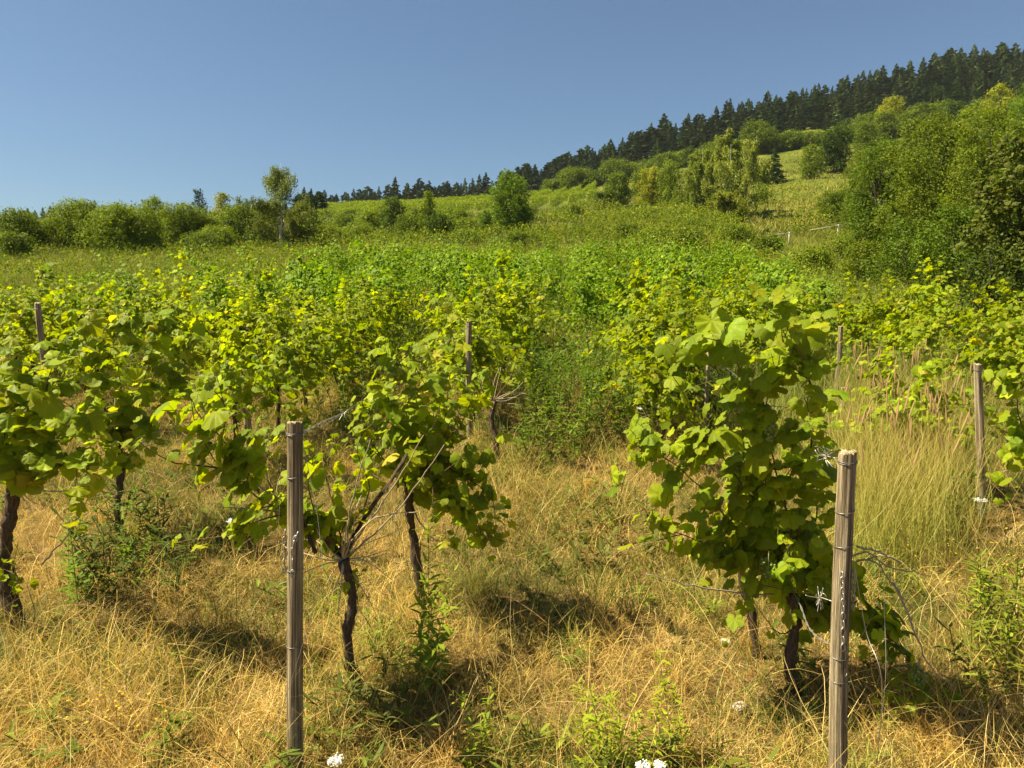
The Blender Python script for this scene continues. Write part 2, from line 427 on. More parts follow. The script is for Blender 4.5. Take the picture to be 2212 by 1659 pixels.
def vine_cols(rng, K, yellow=0.06, green=0.0):
    base = np.array([0.26, 0.315, 0.011])
    c = base * rng.lognormal(0, 0.17, (K, 1)) * (1 + rng.normal(0, 0.05, (K, 3)))
    t = rng.uniform(0, 1, (K, 1)) ** 1.3
    c = c * (1 - t * 0.75) + np.array([0.105, 0.175, 0.008]) * t * 0.75
    y = rng.random(K) < yellow
    c[y] = np.array([0.34, 0.32, 0.03]) * rng.uniform(.8, 1.2, (y.sum(), 1))
    b = rng.random(K) < 0.0015
    c[b] = np.array([0.24, 0.13, 0.03])
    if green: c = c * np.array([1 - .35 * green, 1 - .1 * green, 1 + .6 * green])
    return np.clip(c, 0.003, 0.9)

def smooth_path(P, n):
    P = np.asarray(P, float); m = len(P)
    Q = np.vstack([2 * P[0] - P[1], P, 2 * P[-1] - P[-2]]); out = []
    for t in np.linspace(0, m - 1 - 1e-6, n):
        i = int(t); a = t - i; p0, p1, p2, p3 = Q[i:i + 4]
        out.append(0.5 * ((2 * p1) + (-p0 + p2) * a + (2 * p0 - 5 * p1 + 4 * p2 - p3) * a * a + (-p0 + 3 * p1 - 3 * p2 + p3) * a ** 3))
    return np.array(out)

def free_shoot(rng, p, d, Lg, droop, step=0.06):
    pts = [np.array(p)]; d = nrm(d); bend = rng.normal(0, 0.05, 3)
    for k in range(max(3, int(Lg / step))):
        t = k * step / Lg
        d = nrm(d + np.array([0, 0, -droop * (0.3 + t * 1.4)]) + bend + rng.normal(0, 0.10, 3))
        pts.append(pts[-1] + d * step)
    return np.array(pts)

def leaf_shoot(mb, stems, rng, pts, centre, level, size=0.105, dens=1.0, cols=None, taper=True, spread=0.07, stem_r=0.0035, stem_n=4, yellow=.06, green=0.0):
    """a shoot with alternate leaves on petioles"""
    L_ = np.concatenate([[0], np.cumsum(np.linalg.norm(np.diff(pts, axis=0), axis=1))])
    K = max(2, int(L_[-1] / 0.062 * dens))
    s = np.sort(rng.uniform(0.04 * L_[-1], L_[-1], K))
    P = np.stack([np.interp(s, L_, pts[:, k]) for k in range(3)], 1)
    tt = s / L_[-1]
    out = P - centre; out[:, 2] *= 0.35; out = nrm(out + rng.normal(0, .05, (K, 3)))
    pet = nrm(out * 0.5 + rng.normal(0, .75, (K, 3)) + np.array([0, 0, .25])) * (spread * rng.uniform(.5, 1.5, K))[:, None]
    B = P + pet
    n = nrm(out * 0.7 + np.array([0, 0, .30]) + sun_dir * 0.45 + rng.normal(0, .50, (K, 3)))
    tip = nrm(out * .25 + np.array([0, 0, -.95]) + rng.normal(0, .45, (K, 3)))
    sz = size * np.clip(rng.lognormal(-.1, .3, K), .45, 1.5) * (1.1 - 0.55 * tt ** 2.5 if taper else 1.0)
    if cols is None: cols = vine_cols(rng, K, yellow, green)
    else: cols = cols(K)
    add_leaves(mb, level, B, n, tip, sz, cols, rng, (.1, .75))
    if stems is not None:
        stems.tube(pts, np.linspace(stem_r, stem_r * .35, len(pts)), stem_n, (0.13, 0.085, 0.035), cap=False)
        if level == 'hi':
            for a, b in zip(P, B):
                stems.tube(np.array([a, (a + b) / 2 + [0, 0, .006], b]), 0.0013, 3, (0.22, 0.2, 0.05), cap=False)

def trunk_tube(mb, rng, path, r0, r1, n=9, seg=26, col=(0.075, 0.052, 0.036), gnarl=0.16):
    pts = smooth_path(path, seg)
    pts = pts + rng.normal(0, r0 * 0.12, pts.shape)
    rad = np.linspace(r0, r1, seg) * (1 + gnarl * np.sin(np.linspace(0, 17, seg) + rng.uniform(0, 6)) * rng.uniform(.4, 1, seg))
    rad[0] *= 1.25; rad[-3:] *= 1.15
    mb.tube(pts, rad, n, col, True, 0.11, rng)
    # loose strips of bark
    for _ in range(int(seg * 1.2)):
        i = rng.integers(2, seg - 3); a = rng.uniform(0, 6.28); rr = rad[i] * 1.05
        o = np.array([math.cos(a), math.sin(a), 0])
        p = [pts[i] + o * rr, pts[i + 1] + o * rr * 1.12, pts[min(i + 3, seg - 1)] + o * (rr * 1.25 + 0.004)]
        mb.tube(np.array(p), [0.002, 0.003, 0.001], 3, (0.16, 0.12, 0.085), False)

def dead_canes(mb, rng, start, k, Lg, spread=1.0, up=0.6, col=(0.46, 0.38, 0.28)):
    for _ in range(k):
        d = nrm(rng.normal(0, spread, 3) + np.array([0, 0, up]))
        p = free_shoot(rng, start, d, Lg * rng.uniform(.4, 1.1), 0.0, 0.05)
        mb.tube(p, np.linspace(.0042, .0018, len(p)), 4, col, True)

def grapes(rng, centre, n, r, Lg):
    T = np.array([[math.sin(a) * math.cos(b), math.sin(a) * math.sin(b), math.cos(a)] for a in np.linspace(0, math.pi, 6) for b in np.linspace(0, 2 * math.pi, 8, endpoint=False)])
    f = []
    for i in range(5):
        for k in range(8):
            p, q = i * 8 + k, i * 8 + (k + 1) % 8
            f += [(p, p + 8, q + 8), (p, q + 8, q)]
    mb = MB()
    for _ in range(n):
        t = rng.random(); w_ = (1 - t) ** .7 * Lg * .38 + 0.004
        c = centre + np.array([np.clip(rng.normal(0, .6), -.9, .9) * w_, np.clip(rng.normal(0, .6), -.9, .9) * w_, -t * Lg * .9])
        mb.add(c + T * r * rng.uniform(.8, 1.1), f, np.array([0.20, 0.26, 0.06]) * rng.uniform(.8, 1.25))
    mb.tube(np.array([centre + [0, 0, .05], centre + [0, 0, -Lg * .9]]), .0025, 4, (.2, .22, .06))
    return mb

# ------------------------------------------------------------------ procedural vine (a copyable kind)
def make_vine(rng, level, H=1.75, bushy=1.0, name='grapevine', green=0.0, yellow=.06):
    """parts in local space: trunk, canes, foliage"""
    tr, st, fo = MB(), MB(), MB()
    hz = rng.uniform(.68, .86); lean = rng.normal(0, .06, 2)
    path = [(0, 0, -.12), (lean[0] * .4 + rng.normal(0, .02), lean[1] * .4, hz * .35), (lean[0] + rng.normal(0, .025), lean[1], hz * .7), (lean[0], lean[1], hz)]
    trunk_tube(tr, rng, path, .032, .024, 7 if level != 'lo' else 5, 14 if level != 'lo' else 7)
    head = np.array([lean[0], lean[1], hz])
    centre = head + np.array([0, 0, .15])
    starts = [head]
    for sgn in (-1, 1):
        arm = smooth_path([head, head + [rng.normal(0, .05), sgn * .22, .10], head + [rng.normal(0, .06), sgn * rng.uniform(.45, .6), .14 + rng.normal(0, .05)]], 8)
        tr.tube(arm, np.linspace(.018, .010, 8), 5, (.09, .062, .043), True, .1, rng)
        starts += [arm[3], arm[5], arm[7]]
    k = int(rng.integers(11, 15) * bushy)
    for i in range(k):
        s = starts[i % len(starts)]
        a = rng.uniform(0, 6.28); o = rng.uniform(.1, .85)
        d = np.array([math.cos(a) * o, math.sin(a) * o * .8, 1.0])
        Lg = rng.uniform(.5, 1.12) * (H - .62)
        pts = free_shoot(rng, s, d, Lg + .25, rng.uniform(.02, .14), .07)
        leaf_shoot(fo, st if level != 'lo' else None, rng, pts, centre, level, .105 if level == 'mid' else (.115 if level == 'hi' else .10),
                   (1.45 if level == 'mid' else 1.0 if level == 'hi' else 1.3), spread=.08, green=green, yellow=yellow)
        for _ in range(1 if rng.random() < .5 else 0):
            j = rng.integers(2, len(pts) - 2)
            p2 = free_shoot(rng, pts[j], nrm(rng.normal(0, 1, 3) + [0, 0, -.1]), rng.uniform(.25, .5), .15, .07)
            leaf_shoot(fo, None, rng, p2, centre, level, .11, .9, spread=.07, green=green, yellow=yellow)
    for i in range(int(12 * bushy)):
        s = starts[rng.integers(len(starts))]; a = rng.uniform(0, 6.28)
        pts = free_shoot(rng, s, np.array([math.cos(a), math.sin(a), rng.uniform(-.2, .6)]), rng.uniform(.4, .9), rng.uniform(.12, .26), .07)
        pts = pts[pts[:, 2] > .15]
        if len(pts) > 4: leaf_shoot(fo, None, rng, pts, centre, level, .10, 1.2, spread=.08, green=green + .1, yellow=yellow)
    if level == 'hi' or level == 'mid': dead_canes(st, rng, head, 7, .5)
    return tr, st, fo

rng0 = np.random.default_rng(11)
VAR = {}
for lv, cnt in (('mid', 7), ('lo', 7)):
    VAR[lv] = []
    for i in range(cnt):
        tr, st, fo = make_vine(np.random.default_rng(100 + i + (50 if lv == 'lo' else 0)), lv, 1.8 + .1 * (i % 3), 1.15 if lv == 'mid' else 1.1,
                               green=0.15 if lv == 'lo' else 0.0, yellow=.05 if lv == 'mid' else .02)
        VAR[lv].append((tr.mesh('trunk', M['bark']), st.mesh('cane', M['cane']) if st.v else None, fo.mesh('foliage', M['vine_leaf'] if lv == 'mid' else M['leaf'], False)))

def place_vine(x, y, label, group, lv, rng, tint=None, s=1.0):
    var = VAR[lv][rng.integers(len(VAR[lv]))]
    loc = gpt(x, y); rz = rng.uniform(-.25, .25) + (math.pi if rng.random() < .5 else 0)
    tint = np.array([1, 1, 1]) * rng.uniform(.85, 1.12) if tint is None else np.asarray(tint)
    root = empty('grapevine', loc, label, 'grapevine', group)
    root.rotation_euler = (0, 0, rz); root.scale = (s, s, s * rng.uniform(.92, 1.08))
    for nme, me in zip(('trunk', 'cane', 'foliage'), var):
        if me is None: continue
        ch = link(nme, me, root); ch.color = (*tint, 1) if nme == 'foliage' else (1, 1, 1, 1)
    return root

# ------------------------------------------------------------------ foreground vines, grown along their own shoots
def own_vine(seed, base, trunk, guides, label, yellow=.07, size=.12, fill=2.0, trunks=(), r0=.034, canes=(), bunches=(), group='grapevines nearest the camera', deadn=6):
    rng = np.random.default_rng(seed)
    root = empty('grapevine', base, label, 'grapevine', group)
    tr, st, fo = MB(), MB(), MB(); size = size * .86; fill = fill * 1.15; yellow = yellow * .5
    trunk = [np.asarray(p) - base for p in trunk]
    trunk_tube(tr, rng, [trunk[0] - [0, 0, .15]] + trunk, r0, r0 * .72, 10, 34)
    for path, r in trunks:
        trunk_tube(tr, rng, [np.asarray(p) - base for p in path], r, r * .6, 8, 22)
    head = trunk[-1]; centre = head + np.array([0, 0, .1])
    for g in guides:
        P, dens, sz = g if isinstance(g, tuple) else (g, 1.0, size); sz = sz * .84; dens = dens * (1.25 if seed != 4 else 1.0)
        P = np.array([np.asarray(p) - base for p in P])
        Lg = np.linalg.norm(np.diff(P, axis=0), axis=1).sum()
        pts = smooth_path(P, max(6, int(Lg / .05)))
        pts[1:] += np.cumsum(rng.normal(0, .006, pts[1:].shape), 0)
        leaf_shoot(fo, st, rng, pts, centre, 'hi', sz, dens, spread=.07, stem_r=.0055, stem_n=5, yellow=yellow)
        for _ in range(int(fill * Lg * 3.2 * dens)):
            j = rng.integers(1, len(pts) - 1)
            d = nrm(rng.normal(0, 1, 3) + nrm(pts[min(j + 2, len(pts) - 1)] - pts[j]) * .6 + [0, 0, .1])
            p2 = free_shoot(rng, pts[j], d, rng.uniform(.15, .42), .07, .05)
            leaf_shoot(fo, st, rng, p2, centre, 'hi', sz * .9, 1.0, spread=.06, stem_r=.003, yellow=yellow)
    for c in canes:
        P = np.array([np.asarray(p) - base for p in c]); pts = smooth_path(P, 16); pts[1:-1] += rng.normal(0, .004, pts[1:-1].shape)
        st.tube(pts, np.linspace(.0065, .0025, 16), 5, (.34, .27, .19), True)
    dead_canes(st, rng, head, deadn, .45)
    tr.build('trunk', M['bark'], root); st.build('cane', M['cane'], root); fo.build('foliage', M['vine_leaf'], root)
    for (p, n_, r_, l_) in bunches:
        grapes(rng, np.asarray(p) - base, n_, r_, l_).build('grape_bunch', M['grape'], root)
    return root

b1 = on_ground(770, 1492)
own_vine(1, b1, [b1, at(750, 1380, b1[1]), at(762, 1290, b1[1]), at(742, 1210, b1[1])], [
    ([at(745, 1200, 4.4), at(690, 1145, 4.3), at(640, 1110, 4.2), at(560, 1065, 4.1), at(500, 1010, 4.0), at(430, 930, 3.9), at(395, 835, 3.85)], 1.0, .135),
    ([at(640, 1110, 4.2), at(560, 1130, 4.0), at(480, 1165, 3.9), at(395, 1175, 3.85)], .8, .11),
    ([at(500, 1015, 4.0), at(400, 1000, 3.9), at(335, 980, 3.8), at(285, 945, 3.75)], .8, .135),
    ([at(745, 1180, 4.4), at(715, 1080, 4.5), at(700, 990, 4.5), at(735, 930, 4.5)], .9, .11),
    ([at(750, 1150, 4.4), at(800, 1060, 4.6), at(770, 960, 4.7), at(800, 900, 4.7)], .8, .11),
    ([at(600, 1085, 4.2), at(560, 1010, 4.3), at(590, 960, 4.4)], .8, .1),
    ([at(560, 1060, 4.1), at(490, 960, 3.95), at(440, 900, 3.85), at(410, 850, 3.8)], 1.0, .14),
    ([at(520, 1030, 4.0), at(470, 960, 3.9), at(480, 880, 3.9), at(440, 830, 3.85)], .8, .13),
    ([at(560, 1065, 4.1), at(520, 1010, 4.0), at(540, 950, 4.0)], 1.2, .12),
    ([at(650, 1110, 4.2), at(610, 1090, 4.1), at(550, 1100, 4.0), at(520, 1160, 3.9)], 1.0, .11),
    ([at(745, 1190, 4.4), at(690, 1110, 4.3), at(680, 1040, 4.25), at(710, 1000, 4.2)], 1.0, .12),
    ([at(750, 1270, 4.45), at(735, 1255, 4.4), at(770, 1235, 4.4)], 1.6, .07)],
    'sparse grapevine beside the left foreground post, long shoot trailing to the left', size=.115, fill=.85, yellow=.08,
    trunks=[([at(742, 1212, 4.45), at(700, 1160, 4.35), at(660, 1125, 4.3), at(655, 1100, 4.25)], .018),
            ([at(655, 1110, 4.25), at(668, 1160, 4.2), at(682, 1195, 4.2)], .015),
            ([at(742, 1212, 4.45), at(780, 1130, 4.5), at(850, 1030, 4.6), at(880, 980, 4.7)], .014)],
    canes=[[at(745, 1200, 4.4), at(800, 1120, 4.4), at(870, 1020, 4.3), at(915, 940, 4.2)], [at(745, 1200, 4.4), at(760, 1080, 4.3), at(800, 950, 4.2)],
           [at(745, 1190, 4.4), at(810, 1120, 4.3), at(905, 1105, 4.2)], [at(640, 1110, 4.2), at(560, 1100, 4.0), at(475, 1095, 3.9)],
           [at(745, 1210, 4.4), at(860, 1100, 4.5), at(960, 960, 4.6)], [at(655, 1110, 4.25), at(560, 1050, 4.1), at(500, 1000, 4.0)]],
    bunches=[(at(450, 925, 3.95), 26, .007, .10)], deadn=26)

b2 = on_ground(915, 1335)
own_vine(2, b2, [b2, at(900, 1210, b2[1]), at(888, 1120, b2[1]), at(882, 1040, b2[1])], [
    ([at(882, 1040, 5.3), at(850, 930, 5.2), at(825, 830, 5.0), at(835, 745, 4.9)], 1.1, .14),
    ([at(885, 1030, 5.3), at(895, 900, 5.1), at(890, 810, 4.9), at(905, 740, 4.8)], 1.1, .15),
    ([at(885, 1030, 5.3), at(950, 920, 5.2), at(970, 830, 5.1), at(990, 750, 5.0)], 1.1, .135),
    ([at(890, 1040, 5.3), at(960, 1010, 5.1), at(1030, 1000, 5.0), at(1075, 1050, 5.0)], 1.0, .12),
    ([at(890, 1050, 5.3), at(930, 1060, 5.1), at(985, 1120, 5.0), at(1060, 1150, 4.9)], 1.3, .12),
    ([at(890, 1050, 5.3), at(990, 1040, 5.1), at(1060, 1090, 5.0), at(1050, 1170, 4.9)], 1.2, .12),
    ([at(885, 1030, 5.3), at(840, 1000, 5.2), at(800, 930, 5.1), at(790, 850, 5.1)], .8, .12),
    ([at(885, 1000, 5.3), at(960, 960, 5.2), at(1010, 890, 5.2), at(1020, 830, 5.2)], 1.1, .13),
    ([at(890, 1050, 5.3), at(960, 1080, 5.0), at(1020, 1110, 4.9), at(1050, 1180, 4.85)], 1.3, .13),
    ([at(890, 1050, 5.3), at(900, 1000, 5.0), at(930, 980, 4.9), at(940, 1060, 4.85)], 1.2, .12),
    ([at(885, 1000, 5.3), at(860, 950, 5.0), at(870, 880, 4.9), at(880, 820, 4.85)], 1.2, .14)],
    'dense grapevine right of the left foreground post, dark leaves hanging down its right side', fill=1.15,
    canes=[[at(882, 1040, 5.3), at(930, 930, 5.0), at(960, 850, 4.9)], [at(882, 1080, 5.3), at(930, 1160, 5.1), at(980, 1170, 5.0)]], yellow=.06)

b4 = on_ground(1718, 1505)
own_vine(4, b4, [b4, at(1705, 1420, b4[1]), at(1722, 1350, b4[1]), at(1708, 1280, b4[1])], [
    ([at(1708, 1285, 4.3), at(1690, 1100, 4.1), at(1650, 920, 3.9), at(1600, 780, 3.7), at(1570, 690, 3.6)], 1.1, .115),
    ([at(1710, 1285, 4.3), at(1740, 1080, 4.0), at(1765, 900, 3.8), at(1740, 760, 3.6), at(1690, 655, 3.5)], 1.4, .12),
    ([at(1705, 1250, 4.3), at(1580, 1130, 4.2), at(1460, 1020, 4.1), at(1350, 975, 4.0)], 1.4, .125),
    ([at(1700, 1280, 4.3), at(1600, 1200, 4.2), at(1490, 1150, 4.1), at(1395, 1120, 4.0)], 1.5, .12),
    ([at(1690, 1150, 4.3), at(1580, 1010, 4.2), at(1500, 900, 4.2), at(1450, 800, 4.2)], 1.0, .125),
    ([at(1710, 1250, 4.3), at(1640, 1050, 4.1), at(1560, 870, 3.9), at(1510, 740, 3.9)], 1.0, .135),
    ([at(1715, 1280, 4.3), at(1775, 1120, 4.2), at(1790, 980, 4.1), at(1790, 880, 4.0)], 1.1, .14),
    ([at(1715, 1300, 4.3), at(1860, 1320, 4.2), at(1940, 1400, 4.1), at(2005, 1540, 4.0)], 2.2, .13),
    ([at(1715, 1300, 4.3), at(1840, 1340, 4.3), at(1900, 1350, 4.2), at(1930, 1440, 4.1)], 2.0, .13),
    ([at(1700, 1200, 4.3), at(1620, 1010, 4.1), at(1660, 850, 3.8), at(1715, 700, 3.6)], 1.4, .14),
    ([at(1700, 1230, 4.3), at(1640, 1150, 4.2), at(1600, 1060, 4.1), at(1610, 960, 4.0)], 1.0, .12),
    ([at(1700, 1200, 4.4), at(1660, 1180, 4.2), at(1640, 1240, 4.1), at(1630, 1290, 4.05)], 1.0, .11),
    ([at(1715, 1180, 4.4), at(1745, 1160, 4.2), at(1760, 1220, 4.1), at(1750, 1290, 4.05)], 1.1, .12),
    ([at(1700, 1150, 4.4), at(1700, 1130, 4.1), at(1690, 1190, 4.0), at(1700, 1250, 4.0)], 1.0, .12),
    ([at(1610, 1150, 4.5), at(1560, 1130, 4.3), at(1530, 1190, 4.2), at(1560, 1230, 4.2)], 1.0, .11),
    ([at(1700, 1100, 4.3), at(1600, 980, 4.2), at(1530, 940, 4.1), at(1450, 960, 4.1), at(1410, 1040, 4.05)], 1.0, .11),
    ([at(1720, 1350, 4.4), at(1690, 1370, 4.3), at(1660, 1360, 4.2)], 1.0, .08)],
    'largest grapevine, tall and leafy, left of the right foreground post, big leaves on top', fill=1.35, r0=.036,
    trunks=[([on_ground(1640, 1420) - [0, 0, .1], at(1625, 1330, 4.6), at(1600, 1240, 4.6), at(1620, 1140, 4.5)], .026)],
    canes=[[at(1710, 1285, 4.3), at(1600, 1282, 4.0), at(1500, 1265, 3.8), at(1395, 1240, 3.7)], [at(1710, 1290, 4.3), at(1820, 1230, 4.1), at(1900, 1200, 4.0), at(1945, 1215, 3.9)],
           [at(1710, 1290, 4.3), at(1850, 1195, 4.0), at(1920, 1225, 3.9), at(2010, 1245, 3.8)], [at(1710, 1290, 4.3), at(1860, 1210, 4.0), at(1920, 1250, 3.9), at(1965, 1310, 3.9)],
           [at(1930, 1260, 3.9), at(1975, 1360, 3.9), at(2010, 1440, 3.9), at(2065, 1490, 3.9)], [at(1850, 1180, 4.0), at(1905, 1195, 3.9), at(1945, 1218, 3.85)]],
    bunches=[(at(1985, 1440, 3.95), 45, .0085, .15), (at(1660, 1210, 4.0), 34, .0075, .12), (at(1665, 915, 3.75), 30, .0075, .10)], deadn=8)

b5 = gpt(-3.32, 5.0)
own_vine(5, b5, [b5, at(8, 1230, 5.0), at(20, 1130, 5.0), at(32, 1050, 5.0)], [
    ([at(32, 1050, 5.0), at(100, 960, 4.8), at(170, 900, 4.6), at(215, 960, 4.5)], 1.2, .15),
    ([at(32, 1050, 5.0), at(60, 920, 4.8), at(100, 830, 4.7), at(130, 760, 4.6)], 1.2, .15),
    ([at(20, 1050, 5.0), at(-40, 930, 4.9), at(-60, 820, 4.8), at(0, 760, 4.8)], 1.2, .14),
    ([at(32, 1060, 5.0), at(110, 1010, 4.8), at(170, 1010, 4.6), at(220, 1050, 4.5)], 1.0, .13),
    ([at(32, 1040, 5.0), at(20, 900, 4.9), at(60, 800, 4.8), at(180, 780, 4.7)], 1.2, .14),
    ([at(32, 1040, 5.0), at(-30, 1000, 4.9), at(-40, 950, 4.9)], 1.0, .13),
    ([at(8, 1230, 5.0), at(40, 1240, 4.9), at(20, 1280, 4.9)], 1.6, .08)],
    'old thick-trunked grapevine at the left edge of the view with large drooping leaves', r0=.052, fill=1.2, yellow=.1,
    canes=[[at(32, 1050, 5.0), at(120, 1060, 4.8), at(270, 1065, 4.6)], [at(90, 1220, 4.9), at(150, 1150, 4.8), at(200, 1060, 4.7)]])

b6 = on_ground(262, 1175)
own_vine(6, b6, [b6, at(255, 1090, b6[1]), at(262, 1020, b6[1]), at(255, 950, b6[1])], [
    ([at(255, 950, 6.5), at(220, 850, 6.3), at(190, 760, 6.1), at(150, 690, 6.0)], 1.2, .14),
    ([at(255, 950, 6.5), at(300, 850, 6.3), at(330, 760, 6.1), at(350, 690, 6.0)], 1.2, .14),
    ([at(255, 950, 6.5), at(200, 900, 6.3), at(120, 850, 6.2), at(80, 800, 6.1)], 1.2, .14),
    ([at(255, 950, 6.5), at(340, 890, 6.3), at(400, 800, 6.2), at(420, 720, 6.1)], 1.0, .13),
    ([at(255, 950, 6.5), at(260, 830, 6.3), at(250, 740, 6.1), at(280, 680, 6.0)], 1.2, .14),
    ([at(255, 1000, 6.5), at(300, 960, 6.3), at(340, 930, 6.3)], .7, .12)],
    'grapevine with a slim dark trunk behind the old thick-trunked one', fill=1.2, yellow=.1,
    canes=[[at(255, 950, 6.5), at(350, 930, 6.2), at(420, 880, 6.0)], [at(255, 960, 6.5), at(150, 900, 6.2), at(0, 880, 6.0)]])

bR = gpt(4.05, 5.9)
own_vine(7, bR, [bR, at(2230, 1180, 5.9), at(2225, 1080, 5.9), at(2235, 1000, 5.9)], [
    ([at(2235, 1000, 5.9), at(2200, 900, 5.8), at(2190, 830, 5.8), at(2160, 790, 5.7)], 1.2, .14),
    ([at(2235, 1000, 5.9), at(2250, 850, 5.8), at(2230, 760, 5.8)], 1.2, .14),
    ([at(2235, 1000, 5.9), at(2190, 960, 5.8), at(2180, 1020, 5.7), at(2190, 1090, 5.7)], 1.2, .12),
    ([at(2235, 1000, 5.9), at(2280, 900, 5.9), at(2300, 800, 5.8)], 1.2, .14)],
    'grapevine cut off by the right edge of the view, right of the leaning grey post', fill=1.1)

b3 = on_ground(1078, 1000)
own_vine(8, b3, [b3, at(1070, 950, b3[1]), at(1062, 905, b3[1]), at(1068, 865, b3[1])], [
    ([at(1068, 865, 8.6), at(1030, 830, 8.5), at(1020, 770, 8.4)], .5, .13),
    ([at(1068, 865, 8.6), at(1110, 800, 8.5), at(1130, 740, 8.4)], .6, .13)],
    'nearly bare grapevine with a knotted head of dry canes beside the dry grass lane', fill=.4, deadn=16)

b9 = on_ground(962, 1095)
own_vine(9, b9, [b9, at(958, 1040, b9[1]), at(950, 1000, b9[1])], [
    ([at(950, 1000, b9[1]), at(940, 920, b9[1]), at(930, 850, b9[1]), at(960, 790, b9[1])], 1.1, .13),
    ([at(950, 1000, b9[1]), at(990, 900, b9[1]), at(1010, 830, b9[1])], 1.1, .13),
    ([at(950, 1000, b9[1]), at(900, 900, b9[1]), at(870, 820, b9[1])], 1.1, .13)],
    'grapevine half hidden behind the dense vine, only its short trunk showing below the leaves', fill=1.0)

# ------------------------------------------------------------------ vineyard rows
def ymax(u):
    return float(np.interp(u, [-.9, -.667, -.4, -.28, -.16, 0, .25, .34, .42, .55, .9], [13, 15, 21, 29, 41, 44, 44, 30, 18, 14, 12]))
rngv = np.random.default_rng(77)
skip = [(b[0], b[1]) for b in (b1, b2, b3, b4, b5, b6, bR, b9)]
n_v = {'mid': 0, 'lo': 0}
for k in range(-14, 15):
    y = 3.9 + rngv.uniform(0, .8)
    while y < 46:
        x = -1.25 + 2.35 * k + .07 * y + rngv.normal(0, .08 if y < 11 else .5)
        u = x / y
        if abs(u) < .74 and y < ymax(u) + rngv.normal(0, .6) and not any(abs(x - a) < .8 and abs(y - b) < .75 for a, b in skip):
            pxv = CX + x / y * F
            if any(abs(pxv - a) < 95 and b - 3.4 < y < b + .3 for a, b in ((83, 9.0), (1013, 9.6), (1530, 9.0), (1815, 11.0))): y += .9; continue
            if not (k == 0 and y < 9.4 or k == 1 and y < 6.2 or k == -1 and y < 7.3 or k == 2 and y < 7.6):
                if y < 15.5:
                    place_vine(x, y, *(('yellow-green grapevine in the rows left of the dry grass lane', 'grapevines left of the lane') if k <= 0 else
                                       ('yellow-green grapevine in the rows right of the dry grass lane', 'grapevines right of the lane')), 'mid', rngv, s=rngv.uniform(.76, .90) if y < 9.5 else rngv.uniform(.80, .95))
                    n_v['mid'] += 1
                else:
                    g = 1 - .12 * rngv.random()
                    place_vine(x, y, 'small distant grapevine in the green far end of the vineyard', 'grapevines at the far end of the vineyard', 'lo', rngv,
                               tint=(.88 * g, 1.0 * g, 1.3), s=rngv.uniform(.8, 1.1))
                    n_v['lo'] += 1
        y += (1.08 if y < 11 else (.98 if y < 15.5 else 1.4)) * rngv.uniform(.85, 1.15)
print('vines', n_v)

